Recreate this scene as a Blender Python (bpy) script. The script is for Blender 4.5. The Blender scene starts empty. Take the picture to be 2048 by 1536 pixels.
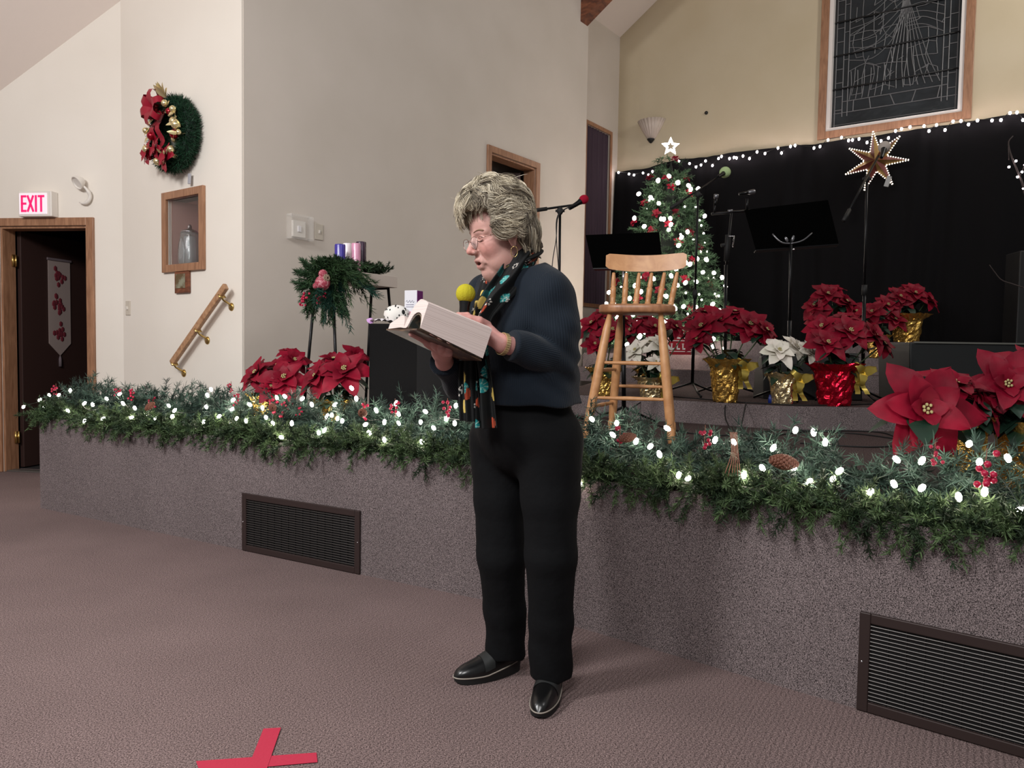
import bpy, bmesh, math, random
import numpy as np
from math import sin, cos, pi, radians, atan2, hypot, sqrt
from mathutils import Vector, Matrix
random.seed(11); RNG = np.random.default_rng(11)
SC = bpy.context.scene; COL = SC.collection

# ---------------------------------------------------------------- camera
F = 1500.0; CH = 1.12; PITCH = radians(2.8); ROLL = radians(0.9)
_f = np.array([0, cos(PITCH), -sin(PITCH)]); _u = np.array([0, sin(PITCH), cos(PITCH)]); _r = np.array([1., 0, 0])
CR = _r*cos(ROLL) + _u*sin(ROLL); CU = -_r*sin(ROLL) + _u*cos(ROLL); CF = _f
cam = bpy.data.cameras.new('camera'); camo = bpy.data.objects.new('camera', cam); COL.objects.link(camo)
cam.sensor_width = 36; cam.lens = F/2048*36; cam.clip_start = 0.05; cam.clip_end = 100
M = Matrix(((CR[0], CU[0], -CF[0], 0), (CR[1], CU[1], -CF[1], 0), (CR[2], CU[2], -CF[2], CH), (0, 0, 0, 1)))
camo.matrix_world = M; SC.camera = camo
# ---------------------------------------------------------------- world, exposure, room lights, added fill
W = bpy.data.worlds.new('world'); SC.world = W; W.use_nodes = True
W.node_tree.nodes['Background'].inputs[0].default_value = (1.0, 0.985, 0.98, 1)
W.node_tree.nodes['Background'].inputs[1].default_value = 0.20
SC.view_settings.view_transform = 'Standard'; SC.view_settings.look = 'None'
SC.view_settings.gamma = 1; SC.view_settings.use_curve_mapping = False
SC.view_settings.exposure = 0.13
def area(name, loc, target, size, power, color=(1, .98, .97), sy=None):
    l = bpy.data.lights.new(name, 'AREA'); l.energy = power; l.color = color; l.size = size
    if sy: l.shape = 'RECTANGLE'; l.size_y = sy
    o = bpy.data.objects.new(name, l); COL.objects.link(o); o.location = loc
    o.rotation_euler = (Vector(target)-Vector(loc)).to_track_quat('-Z', 'Y').to_euler()
    return o
area('ceiling_lamp_left', (-3.0, 0.4, 3.6), (-1.6, 4.2, 0.6), 0.8, 150)
area('ceiling_lamp_right', (2.2, 1.0, 4.2), (0.8, 5.0, 0.5), 0.8, 20)
area('ceiling_lamp_rear', (-0.8, -1.6, 3.8), (0.2, 2.6, 0.4), 1.2, 104)
area('chancel_lamp', (5.2, 5.0, 5.4), (2.6, 9.0, 3.6), 0.6, 60, (1, .955, .88))

pl = bpy.data.lights.new('ceiling_fill', 'POINT'); pl.energy = 55; pl.color = (1, .98, .975); pl.shadow_soft_size = .25  # unseen fill added to brighten the left ceiling and walls
plo = bpy.data.objects.new('ceiling_fill', pl); COL.objects.link(plo); plo.location = (-3.4, 2.4, 3.1)
# ---------------------------------------------------------------- picking helpers (rays of the photo's camera, met with real planes)
def ray(x, y): return CF + CR*(x-1024)/F - CU*(y-768)/F
C0 = np.array([0, 0, CH])
def onz(x, y, z=0.0):
    d = ray(x, y); return C0 + d*((z-CH)/d[2])
def at(x, y, Y):
    d = ray(x, y); return C0 + d*(Y/d[1])
def onwall(x, y, a, b, off=0.0):
    d = ray(x, y); n = np.array([b[1]-a[1], a[0]-b[0]], float); n /= np.hypot(*n)
    t = (n@np.array(a[:2]) + off)/(n@d[:2]); return C0 + d*t

# ---------------------------------------------------------------- materials
def lin(c):
    return tuple(((v/255)/12.92 if v/255 <= .04045 else ((v/255+.055)/1.055)**2.4) for v in c) + (1,)
def mat(name, rgb, rough=.6, metal=0, emit=None, estr=0, spec=.5, noise=None, bump=None, alpha=None, trans=0, coat=0, sheen=0):
    """noise=(scale, rgb2, lo, hi) mixes a second colour; bump=(scale, strength, dist)"""
    m = bpy.data.materials.new(name); m.use_nodes = True; nt = m.node_tree; b = nt.nodes['Principled BSDF']
    b.inputs['Base Color'].default_value = lin(rgb); b.inputs['Roughness'].default_value = rough
    b.inputs['Metallic'].default_value = metal; b.inputs['Specular IOR Level'].default_value = spec
    b.inputs['Transmission Weight'].default_value = trans; b.inputs['Coat Weight'].default_value = coat
    b.inputs['Sheen Weight'].default_value = sheen
    if emit: b.inputs['Emission Color'].default_value = lin(emit); b.inputs['Emission Strength'].default_value = estr
    if alpha is not None: b.inputs['Alpha'].default_value = alpha
    tc = nt.nodes.new('ShaderNodeTexCoord')
    if noise:
        n = nt.nodes.new('ShaderNodeTexNoise'); n.inputs['Scale'].default_value = noise[0]; n.inputs['Detail'].default_value = 3
        nt.links.new(tc.outputs['Object'], n.inputs['Vector'])
        r = nt.nodes.new('ShaderNodeValToRGB'); r.color_ramp.elements[0].position = noise[2]; r.color_ramp.elements[1].position = noise[3]
        r.color_ramp.elements[0].color = lin(rgb); r.color_ramp.elements[1].color = lin(noise[1])
        nt.links.new(n.outputs['Fac'], r.inputs['Fac']); nt.links.new(r.outputs['Color'], b.inputs['Base Color'])
    if bump:
        n = nt.nodes.new('ShaderNodeTexNoise'); n.inputs['Scale'].default_value = bump[0]; n.inputs['Detail'].default_value = 3
        nt.links.new(tc.outputs['Object'], n.inputs['Vector'])
        bp = nt.nodes.new('ShaderNodeBump'); bp.inputs['Strength'].default_value = bump[1]; bp.inputs['Distance'].default_value = bump[2]
        nt.links.new(n.outputs['Fac'], bp.inputs['Height']); nt.links.new(bp.outputs['Normal'], b.inputs['Normal'])
    return m
def wood(name, c1, c2, scale=(1, 1, 12), rough=.45, wscale=6, dist=6):
    m = bpy.data.materials.new(name); m.use_nodes = True; nt = m.node_tree; b = nt.nodes['Principled BSDF']
    tc = nt.nodes.new('ShaderNodeTexCoord'); mp = nt.nodes.new('ShaderNodeMapping'); mp.inputs['Scale'].default_value = scale
    nt.links.new(tc.outputs['Object'], mp.inputs['Vector'])
    n = nt.nodes.new('ShaderNodeTexNoise'); n.inputs['Scale'].default_value = wscale; n.inputs['Detail'].default_value = 5; n.inputs['Distortion'].default_value = dist*.1
    nt.links.new(mp.outputs['Vector'], n.inputs['Vector'])
    r = nt.nodes.new('ShaderNodeValToRGB'); r.color_ramp.elements[0].position = .35; r.color_ramp.elements[1].position = .68
    r.color_ramp.elements[0].color = lin(c1); r.color_ramp.elements[1].color = lin(c2)
    nt.links.new(n.outputs['Fac'], r.inputs['Fac']); nt.links.new(r.outputs['Color'], b.inputs['Base Color'])
    b.inputs['Roughness'].default_value = rough
    return m
def carpet(name, dark, light, scale, ribs=None, contrast=(.38, .66)):
    m = bpy.data.materials.new(name); m.use_nodes = True; nt = m.node_tree; b = nt.nodes['Principled BSDF']
    tc = nt.nodes.new('ShaderNodeTexCoord')
    n = nt.nodes.new('ShaderNodeTexNoise'); n.inputs['Scale'].default_value = scale; n.inputs['Detail'].default_value = 2; n.inputs['Roughness'].default_value = .7
    nt.links.new(tc.outputs['Object'], n.inputs['Vector'])
    r = nt.nodes.new('ShaderNodeValToRGB'); r.color_ramp.elements[0].position = contrast[0]; r.color_ramp.elements[1].position = contrast[1]
    r.color_ramp.elements[0].color = lin(dark); r.color_ramp.elements[1].color = lin(light)
    nt.links.new(n.outputs['Fac'], r.inputs['Fac'])
    big = nt.nodes.new('ShaderNodeTexNoise'); big.inputs['Scale'].default_value = 1.3; big.inputs['Detail'].default_value = 4
    nt.links.new(tc.outputs['Object'], big.inputs['Vector'])
    mr = nt.nodes.new('ShaderNodeMapRange'); mr.inputs['From Min'].default_value = .3; mr.inputs['From Max'].default_value = .7
    mr.inputs['To Min'].default_value = .88; mr.inputs['To Max'].default_value = 1.1
    nt.links.new(big.outputs['Fac'], mr.inputs['Value'])
    mx = nt.nodes.new('ShaderNodeVectorMath'); mx.operation = 'SCALE'
    nt.links.new(r.outputs['Color'], mx.inputs[0]); nt.links.new(mr.outputs['Result'], mx.inputs['Scale'])
    nt.links.new(mx.outputs['Vector'], b.inputs['Base Color'])
    hgt = n.outputs['Fac']
    if ribs:
        mp = nt.nodes.new('ShaderNodeMapping'); mp.inputs['Rotation'].default_value = (0, 0, ribs[1]); nt.links.new(tc.outputs['Object'], mp.inputs['Vector'])
        w = nt.nodes.new('ShaderNodeTexWave'); w.inputs['Scale'].default_value = ribs[0]; w.inputs['Distortion'].default_value = 2.5; w.inputs['Detail'].default_value = 2; w.inputs['Detail Scale'].default_value = 3
        nt.links.new(mp.outputs['Vector'], w.inputs['Vector'])
        ad = nt.nodes.new('ShaderNodeMath'); ad.operation = 'ADD'; nt.links.new(w.outputs['Fac'], ad.inputs[0]); nt.links.new(n.outputs['Fac'], ad.inputs[1]); hgt = ad.outputs[0]
    bp = nt.nodes.new('ShaderNodeBump'); bp.inputs['Strength'].default_value = .7; bp.inputs['Distance'].default_value = .006
    nt.links.new(hgt, bp.inputs['Height']); nt.links.new(bp.outputs['Normal'], b.inputs['Normal'])
    b.inputs['Roughness'].default_value = 1; b.inputs['Specular IOR Level'].default_value = .1
    return m
def attrmat(name, attr='col', rough=.6, metal=0, spec=.4, bump=None):
    m = bpy.data.materials.new(name); m.use_nodes = True; nt = m.node_tree; b = nt.nodes['Principled BSDF']
    a = nt.nodes.new('ShaderNodeAttribute'); a.attribute_name = attr
    nt.links.new(a.outputs['Color'], b.inputs['Base Color'])
    b.inputs['Roughness'].default_value = rough; b.inputs['Metallic'].default_value = metal; b.inputs['Specular IOR Level'].default_value = spec
    if bump:
        tc = nt.nodes.new('ShaderNodeTexCoord')
        n = nt.nodes.new('ShaderNodeTexNoise'); n.inputs['Scale'].default_value = bump[0]; n.inputs['Detail'].default_value = 3
        nt.links.new(tc.outputs['Object'], n.inputs['Vector'])
        bp = nt.nodes.new('ShaderNodeBump'); bp.inputs['Strength'].default_value = bump[1]; bp.inputs['Distance'].default_value = bump[2]
        nt.links.new(n.outputs['Fac'], bp.inputs['Height']); nt.links.new(bp.outputs['Normal'], b.inputs['Normal'])
    return m

# ---------------------------------------------------------------- objects
def tag(o, label=None, cat=None, group=None, kind=None):
    if label: o['label'] = label
    if cat: o['category'] = cat
    if group: o['group'] = group
    if kind: o['kind'] = kind
    return o
def thing(name, label, cat, loc, rz=0, group=None):
    o = bpy.data.objects.new(name, None); o.empty_display_size = .05; COL.objects.link(o)
    o.location = [float(v) for v in loc]; o.rotation_euler = (0, 0, rz)
    return tag(o, label, cat, group)
def rotm(ax, ang): return np.array(Matrix.Rotation(ang, 3, ax))
def frame(d, up=(0, 0, 1)):
    """3x3 whose columns are x, y, z with z along d"""
    d = np.array(d, float); d /= np.linalg.norm(d); up = np.array(up, float)
    if abs(d@up) > .98*np.linalg.norm(up): up = np.array([1., 0, 0])
    x = np.cross(up, d); x /= np.linalg.norm(x); return np.stack([x, np.cross(d, x), d], 1)
class MB:
    def __init__(s): s.v = []; s.f = []; s.m = []; s.n = 0; s.c = []
    def add(s, V, Fc, mi=0, col=None):
        V = np.asarray(V, float); s.v.append(V)
        for f in Fc: s.f.append([int(i)+s.n for i in f]); s.m.append(mi)
        if col is not None: s.c.append(np.broadcast_to(np.array(col, float)[:3] if np.ndim(col) == 1 else np.array(col)[:, :3], (len(V), 3)))
        s.n += len(V); return s
    def box(s, c, size, R=None, mi=0, taper=1.0, col=None):
        h = np.array(size)/2
        V = np.array([[x, y, z] for z in (-1, 1) for y in (-1, 1) for x in (-1, 1)], float)
        V[4:, :2] *= taper; V = V*h
        if R is not None: V = V@np.array(R).T
        return s.add(V+np.array(c), [(0, 2, 3, 1), (4, 5, 7, 6), (0, 1, 5, 4), (2, 6, 7, 3), (0, 4, 6, 2), (1, 3, 7, 5)], mi, col)
    def tube(s, pts, r, n=8, mi=0, cap=True, col=None, flat=None):
        P = np.array(pts, float); k = len(P); r = np.broadcast_to(np.array(r, float), (k,))
        T = np.gradient(P, axis=0); T /= np.linalg.norm(T, axis=1)[:, None]+1e-12
        X = frame(T[0])[:, 0]; V = []
        a = np.linspace(0, 2*pi, n, endpoint=False)
        for i in range(k):
            X = X - T[i]*(X@T[i]); X /= np.linalg.norm(X)+1e-12; Y = np.cross(T[i], X)
            fy = 1 if flat is None else flat
            V.append(P[i] + r[i]*(np.cos(a)[:, None]*X + fy*np.sin(a)[:, None]*Y))
        V = np.concatenate(V); Fc = []
        for i in range(k-1):
            for j in range(n):
                j2 = (j+1) % n; Fc.append((i*n+j, i*n+j2, (i+1)*n+j2, (i+1)*n+j))
        if cap: Fc.append(tuple(range(n-1, -1, -1))); Fc.append(tuple((k-1)*n+j for j in range(n)))
        return s.add(V, Fc, mi, col)
    def lathe(s, prof, c=(0, 0, 0), R=None, n=20, mi=0, fn=None, col=None):
        prof = np.array(prof, float); k = len(prof); a = np.linspace(0, 2*pi, n, endpoint=False)
        V = np.zeros((k, n, 3))
        V[..., 0] = prof[:, :1]*np.cos(a); V[..., 1] = prof[:, :1]*np.sin(a); V[..., 2] = prof[:, 1:]
        if fn is not None: V = fn(V, a)
        V = V.reshape(-1, 3)
        if R is not None: V = V@np.array(R).T
        Fc = [(i*n+j, i*n+(j+1) % n, (i+1)*n+(j+1) % n, (i+1)*n+j) for i in range(k-1) for j in range(n)]
        if prof[0, 0] > 1e-6: Fc.append(tuple(range(n-1, -1, -1)))
        if prof[-1, 0] > 1e-6: Fc.append(tuple((k-1)*n+j for j in range(n)))
        return s.add(V+np.array(c), Fc, mi, col)
    def sphere(s, c, r, n=10, R=None, mi=0, col=None):
        r = np.broadcast_to(np.array(r, float), (3,)); k = max(4, n//2+1)
        t = np.linspace(0, pi, k); a = np.linspace(0, 2*pi, n, endpoint=False)
        V = np.zeros((k, n, 3)); V[..., 0] = np.sin(t)[:, None]*np.cos(a); V[..., 1] = np.sin(t)[:, None]*np.sin(a); V[..., 2] = -np.cos(t)[:, None]
        V = V.reshape(-1, 3)*r
        if R is not None: V = V@np.array(R).T
        return s.add(V+np.array(c), [(i*n+j, i*n+(j+1) % n, (i+1)*n+(j+1) % n, (i+1)*n+j) for i in range(k-1) for j in range(n)], mi, col)
    def poly(s, pts, thick, R=None, c=(0, 0, 0), mi=0, col=None):
        """extruded 2D outline (x,y) by thick along z (centred)"""
        P = np.array(pts, float); n = len(P)
        V = np.concatenate([np.c_[P, np.full(n, -thick/2)], np.c_[P, np.full(n, thick/2)]])
        if R is not None: V = V@np.array(R).T
        return s.add(V+np.array(c), [tuple(range(n-1, -1, -1)), tuple(range(n, 2*n))]+[(i, (i+1) % n, n+(i+1) % n, n+i) for i in range(n)], mi, col)
    def grid(s, G, mi=0, col=None, closed_u=False):
        a, b = G.shape[:2]; Fc = []
        for i in range(a-1):
            for j in range(b - (0 if closed_u else 1)):
                j2 = (j+1) % b; Fc.append((i*b+j, i*b+j2, (i+1)*b+j2, (i+1)*b+j))
        return s.add(G.reshape(-1, 3), Fc, mi, None if col is None else (col if np.ndim(col) == 1 else col.reshape(-1, 3)))
    def blades(s, B, D, L, Wd, mi=0, col=None, bend=None):
        """needles: base points B, directions D, length L, width Wd -> 2-tri pointed blades with slight bend"""
        n = len(B); D = D/np.linalg.norm(D, axis=1)[:, None]
        S = np.cross(D, RNG.normal(size=(n, 3))); S /= np.linalg.norm(S, axis=1)[:, None]
        L = np.broadcast_to(L, (n,))[:, None]; Wd = np.broadcast_to(Wd, (n,))[:, None]
        bn = np.cross(S, D)*(L*.12 if bend is None else L*bend)
        V = np.stack([B-S*Wd*.5, B+S*Wd*.5, B+D*L*.6+S*Wd*.45+bn, B+D*L*.6-S*Wd*.45+bn, B+D*L+bn*.3], 1).reshape(-1, 3)
        base = np.arange(n)*5
        Fc = np.stack([base, base+1, base+2, base+3], 1).tolist() + np.stack([base+3, base+2, base+4], 1).tolist()
        return s.add(V, Fc, mi, None if col is None else (np.repeat(col, 5, 0) if np.ndim(col) == 2 else col))
    def build(s, name, mats, parent=None, smooth=True, bevel=0, loc=None, rz=0, colname='col', autosmooth=None):
        me = bpy.data.meshes.new(name); V = np.concatenate(s.v) if s.v else np.zeros((0, 3))
        me.from_pydata(V.tolist(), [], s.f)
        if not isinstance(mats, (list, tuple)): mats = [mats]
        for m in mats: me.materials.append(m)
        if len(mats) > 1: me.polygons.foreach_set('material_index', s.m)
        if s.c and sum(len(c) for c in s.c) == len(V):
            ca = me.color_attributes.new(colname, 'FLOAT_COLOR', 'POINT')
            C = np.ones((len(V), 4)); C[:, :3] = np.concatenate(s.c); ca.data.foreach_set('color', C.ravel())
        me.polygons.foreach_set('use_smooth', [smooth]*len(me.polygons)); me.update()
        o = bpy.data.objects.new(name, me); COL.objects.link(o)
        if parent is not None: o.parent = parent
        if loc is not None: o.location = [float(v) for v in loc]
        o.rotation_euler = (0, 0, rz)
        if bevel:
            bv = o.modifiers.new('bevel', 'BEVEL'); bv.width = bevel; bv.segments = 2; bv.limit_method = 'ANGLE'; bv.angle_limit = .7
        if autosmooth and smooth:
            es = o.modifiers.new('split', 'EDGE_SPLIT'); es.split_angle = autosmooth
        return o
def lc(rgb): return np.array(lin(rgb)[:3])
def curve_pts(P, n):
    """Catmull-Rom through P"""
    P = np.array(P, float); P = np.vstack([2*P[0]-P[1], P, 2*P[-1]-P[-2]]); out = []
    k = len(P)-3; ts = np.linspace(0, k, n)
    for t in ts:
        i = min(int(t), k-1); u = t-i; a, b, c, d = P[i], P[i+1], P[i+2], P[i+3]
        out.append(.5*((2*b)+(-a+c)*u+(2*a-5*b+4*c-d)*u*u+(-a+3*b-3*c+d)*u**3))
    return np.array(out)
# ================================================================ ROOM
dC = np.array([cos(radians(54)), sin(radians(54))]); dB = np.array([cos(radians(-36)), sin(radians(-36))])
def v3(p, z=0): return np.array([p[0], p[1], z], float)
cornBC = np.array([-1.87, 5.20])
cornAB = onwall(245.5, 500, cornBC, cornBC-dB)[:2]
dA = np.array([cos(radians(-8)), sin(radians(-8))])
endA = cornAB - dA*4.2
endC = onwall(1172, 300, cornBC, cornBC+dC)[:2]
cornSB = np.array([1.40, 10.45]); startS = cornSB - dC*3.2; endB = cornSB + dB*8.5

M_wallL = mat('paint_cream', (232, 225, 215), .85, noise=(1.2, (226, 218, 207), .3, .7), bump=(60, .15, .002))
M_wallC = mat('paint_greige', (208, 198, 188), .85, noise=(1.5, (201, 191, 180), .3, .7), bump=(60, .15, .002))
M_wallBk = mat('paint_khaki', (202, 188, 162), .85, noise=(1.5, (195, 180, 152), .3, .7), bump=(60, .15, .002))
M_ceil = mat('ceiling_paint', (236, 224, 216), .9, bump=(90, .2, .003))
M_floor = carpet('carpet_floor', (58, 46, 46), (174, 151, 148), 240, ribs=(18, .55), contrast=(.34, .70))
M_side = carpet('carpet_side', (30, 26, 27), (170, 155, 155), 330, contrast=(.36, .68))
M_top = carpet('carpet_stage_top', (40, 32, 32), (104, 88, 86), 170)
M_oak = wood('oak_trim', (138, 98, 72), (168, 124, 94), (14, 14, 2), .4, 3)
M_oakd = wood('oak_dark', (84, 46, 32), (140, 84, 56), (3, 3, 9), .4, 3)
M_black = mat('black_plastic', (14, 14, 15), .45)
M_dark = mat('hall_darkness', (24, 20, 20), .9)  # near-black colour stands in for the unlit rooms behind the doors
M_white = mat('white_plastic', (226, 220, 212), .4)
M_brass = mat('brass', (205, 175, 110), .28, 1)
M_chrome = mat('chrome', (200, 200, 205), .15, 1)

def oriented(d): return np.array([[d[0], -d[1], 0], [d[1], d[0], 0], [0, 0, 1.]])     # x along d, y to its left
def wall(name, a, b, z0, z1, m, holes=(), th=.14, side=1):
    """front face on line a->b, thickness away on side (+1 = left of a->b). holes = (s0,s1,z0,z1)"""
    a = np.array(a[:2], float); b = np.array(b[:2], float); L = np.hypot(*(b-a)); d = (b-a)/L; R = oriented(d)
    S = sorted({0, L, *[h[0] for h in holes], *[h[1] for h in holes]}); Z = sorted({z0, z1, *[h[2] for h in holes], *[h[3] for h in holes]})
    mb = MB()
    for i in range(len(S)-1):
        for j in range(len(Z)-1):
            sc, zc = (S[i]+S[i+1])/2, (Z[j]+Z[j+1])/2
            if any(h[0] < sc < h[1] and h[2] < zc < h[3] for h in holes): continue
            c = v3(a+d*sc, zc) + R@np.array([0, side*th/2, 0])
            mb.box(c, (S[i+1]-S[i], th, Z[j+1]-Z[j]), R)
    o = mb.build(name, m, smooth=False); o['kind'] = 'structure'; return o
def sz(px, py, a, b):      # (distance along wall, height) under a pixel
    p = onwall(px, py, a, b); d = (np.array(b)-a)[:2]; d = d/np.hypot(*d); return float((p[:2]-a[:2])@d), float(p[2])

# wall A (exit door)
sA = lambda x, y: sz(x, y, endA, cornAB)
dl = sA(4, 700)[0]; dr = sA(178, 700)[0]; dtop = sA(100, 452)[1]
wall('wall_left', endA, cornAB, 0, 6.2, M_wallL, [(dl, dr, 0, dtop)])
# wall B (wreath, cabinet)
sB = lambda x, y: sz(x, y, cornAB, cornBC)
cb = [sB(336, 400), sB(404, 525)]; cs0, cs1 = cb[0][0], cb[1][0]; cz1, cz0 = sB(336, 400)[1], sB(336, 532)[1]
wall('wall_wreath_side', cornAB, cornBC-dB*.004, 0, 6.2, M_wallL, [(cs0, cs1, cz0, cz1)])
# wall C
sC = lambda x, y: sz(x, y, cornBC, endC)
kl = sC(979.5, 400)[0]; kr = sC(1070, 400)[0]; ktop = sC(979.5, 304)[1]
wall('wall_grey', cornBC, endC, .3, 6.4, M_wallC, [(kl, kr, .766, ktop), (-.01, .012, .2, 7)])
# chancel side wall with tall window
sS = lambda x, y: sz(x, y, startS, cornSB)
w0 = cornSB - dC*.92; s_w1 = sS(1216.5, 400)[0]; s_w0 = s_w1-.62
wz1, wz0 = sS(1214, 268)[1], sS(1190, 608)[1]
wall('wall_chancel_side', startS, cornSB, .3, 7.5, M_wallC, [(s_w0, s_w1, wz0, wz1)])
# back wall with stained glass
sK = lambda x, y: sz(x, y, cornSB, endB)
g0 = sK(1652, 240)[0]; g1 = sK(1925, 215)[0]; gz0 = sK(1652, 264)[1]; gz1 = gz0+3.1
wall('wall_back', cornSB, endB, .3, 9.5, M_wallBk, [(g0, g1, gz0, gz1)])

# floors
def slab(name, poly, z0, z1, mside, mtop=None):
    n = len(poly); V = [v3(p, z0) for p in poly]+[v3(p, z1) for p in poly]; mb = MB()
    mb.add(V, [tuple(range(n, 2*n))], 1); mb.add(V, [tuple(range(n-1, -1, -1))]+[(i, (i+1) % n, n+(i+1) % n, n+i) for i in range(n)], 0)
    o = mb.build(name, [mside, mtop or mside], smooth=False); o['kind'] = 'structure'; return o
fl = MB(); fl.add([(-9, -3.5, 0), (9, -3.5, 0), (9, 13, 0), (-9, 13, 0)], [(0, 1, 2, 3)])
o = fl.build('floor', M_floor, smooth=False); o['kind'] = 'structure'
P0 = onz(81, 1016)[:2]; Pm = onz(722, 1149)[:2]; Pa = onz(1140, 1250)[:2]; Pb = onz(1736, 1424)[:2]
d1 = (Pm-P0)/np.hypot(*(Pm-P0)); d2 = (Pb-Pa)/np.hypot(*(Pb-Pa))
t = np.linalg.solve(np.array([d1, -d2]).T, Pa-P0); P1 = P0+d1*t[0]; P2 = P1+d2*5.0
ST = .606; LA, LB, LC, LD = .761, .916, 1.071, 1.226
n1 = np.array([-d1[1], d1[0]]); n2 = np.array([-d2[1], d2[0]])      # into the stage
# knee wall in front of the stairs on the left, then the platform
sk = 1.75; K = P0+d1*sk
slab('stage_knee_wall', [P0, K, K+n1*.12, P0+n1*.12], 0, ST, M_side)
slab('stage_platform', [K, P1, P2, P2+np.array([2.5, 6.]), endC+dB*2+dC*1.5, endC+dC*.6-dB*1.0, cornBC-n1*0.0+np.array([-.1, .12])], 0, ST, M_side, M_top)
for i in range(3):        # carpeted stairs rising along the wall under the handrail
    q = K - d1*(.3*(i+1)); q2 = K - d1*(.3*i); h = ST*(3-i)/4
    slab('stage_stair', [q+n1*.13, q2+n1*.13-d1*.002, q2+n1*.95-d1*.002, q+n1*.95], 0, h, M_side, M_top)
# platform level A
A1 = np.array([.665, 5.67]); A2 = np.array([1.77, 4.94]); dd = (A1-A2)/np.hypot(*(A1-A2))
A0 = A1+dd*.40
slab('stage_riser', [A0, A2, (2.6, 4.93), (7.5, 5.1), (7.5, 12), (2.2, 11.5), endC+dC*.6+dB*.05], ST-.005, LA, M_side, M_top)
b0 = np.array([.97, 8.3]); n3 = np.array([-dB[1], dB[0]])
for i, (za, zb) in enumerate(((LA, LB), (LB, LC), (LC, LD))):
    q = b0+n3*.3*i
    slab('stage_riser', [q-dB*(.30+.1*i), q+dB*5.5, q+dB*5.5+n3*3, q-dB*.3+n3*3], za-.004, zb, M_side, M_top)

# ceilings
ka = onwall(1225, 90, cornSB, endB); kb = onwall(1315, 0, cornSB, endB); sl = (kb-ka)/np.linalg.norm((kb-ka)[:2])
back = v3(dC*-3.4, 0)
topA = ka-sl*.3; topB = ka+sl*8.5
mb = MB(); mb.add([topA, topB, topB+back, topA+back], [(0, 1, 2, 3)]); mb.add([topA+[0, 0, .2], topB+[0, 0, .2], topB+back+[0, 0, .2], topA+back+[0, 0, .2]], [(3, 2, 1, 0)])
o = mb.build('ceiling_chancel', M_ceil, smooth=False); o['kind'] = 'structure'
na = onwall(0, 182, endA, cornAB); nb = onwall(243, 0, endA, cornAB)
gr = (nb-na)[2]/((nb-na)[:2]@dB)     # slope along dB
def cz(p): return na[2] + gr*((np.array(p[:2])-na[:2])@dB)
q1 = cornAB-dB*3.5-dA*0; 
cpl = [endA+np.array([0, .6])-dB*1.0, cornAB+dA*1.5+dC*1.0, cornAB+dA*1.5-dC*8.5, endA-dB*1.0-dC*8.5]
mb = MB(); mb.add([v3(p, cz(p)) for p in cpl], [(0, 1, 2, 3)])
o = mb.build('ceiling_nave', M_ceil, smooth=False); o['kind'] = 'structure'

# beam at the proscenium
bq = onwall(1161, 45, cornBC, endC); bq2 = onwall(1175, 53, cornBC, endC)
bw = np.linalg.norm((bq2-bq)[:2]); slz = (sl[2])/1.0
L = 4.5; e = v3(dB, slz)*L; hgt = .55
mb = MB(); f0 = bq-v3(dB)*.02; f1 = v3(bq2[:2], bq[2])-v3(dB)*.02
V = [f0, f1, f0+e, f1+e]; V = V+[p+np.array([0, 0, hgt]) for p in V]
mb.add(V, [(0, 2, 3, 1), (4, 5, 7, 6), (0, 4, 6, 2), (1, 3, 7, 5), (0, 1, 5, 4), (2, 6, 7, 3)])
o = mb.build('trim_beam', M_oakd, smooth=False); o['kind'] = 'structure'

# ---------------------------------------------------------------- door casings, leaves
def casing(parent, a, b, s0, s1, z0, z1, w=.06, th=.022, m=M_oak, bottom=False, nm='casing', depth=.14, jamb=True):
    a = np.array(a[:2]); d = (np.array(b[:2])-a); d = d/np.hypot(*d); R = oriented(d); mb = MB()
    def bx(sa, sb, za, zb, y0, y1): mb.box(v3(a+d*(sa+sb)/2, (za+zb)/2)+R@np.array([0, (y0+y1)/2, 0]), (abs(sb-sa), abs(y1-y0), abs(zb-za)), R)
    bx(s0-w, s0, z0-(w if bottom else 0), z1+w, -th, -.001); bx(s1, s1+w, z0-(w if bottom else 0), z1+w, -th, -.001); bx(s0, s1, z1, z1+w, -th, -.001)
    if bottom: bx(s0, s1, z0-w, z0, -th, -.001)
    if jamb:
        bx(s0+.001, s0+.02, z0, z1-.001, 0, depth); bx(s1-.02, s1-.001, z0, z1-.001, 0, depth); bx(s0+.02, s1-.02, z1-.02, z1-.001, 0, depth)
    return mb.build(nm, m, parent, smooth=False, bevel=.003)
def local(o, p): return p
D1 = thing('door_1', 'dark open doorway with oak casing under the exit sign', 'door', (0, 0, 0)); D1['kind'] = 'structure'; del D1['category']
casing(D1, endA, cornAB, dl, dr, 0.001, dtop, .065)
RA = oriented(dA); hinge = v3(endA+dA*(dl+.03), 0) + RA@np.array([0, .15, 0])
lf = MB(); ang = radians(84); RL = RA@rotm('Z', ang)
lw = dr-dl-.06
lf.box(hinge+RL@np.array([lw/2+.012, 0, dtop/2]), (lw, .04, dtop-.03), RL); lf.build('door_leaf', mat('door_leaf_brown_unlit', (52, 34, 30), .5), D1, smooth=False, bevel=.003)  # leaf brown darkened, its unlit look is put into the colour
for zz in (1.79, .28):
    hb = MB(); hb.box(hinge+RL@np.array([.0, .0, zz])+RA@np.array([-.006, -.03, 0]), (.012, .05, .10), RA); hb.tube([hinge+RA@np.array([.01, -.03, zz-.05]), hinge+RA@np.array([.01, -.03, zz+.05])], .008); hb.build('hinge', M_brass, D1)
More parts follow.
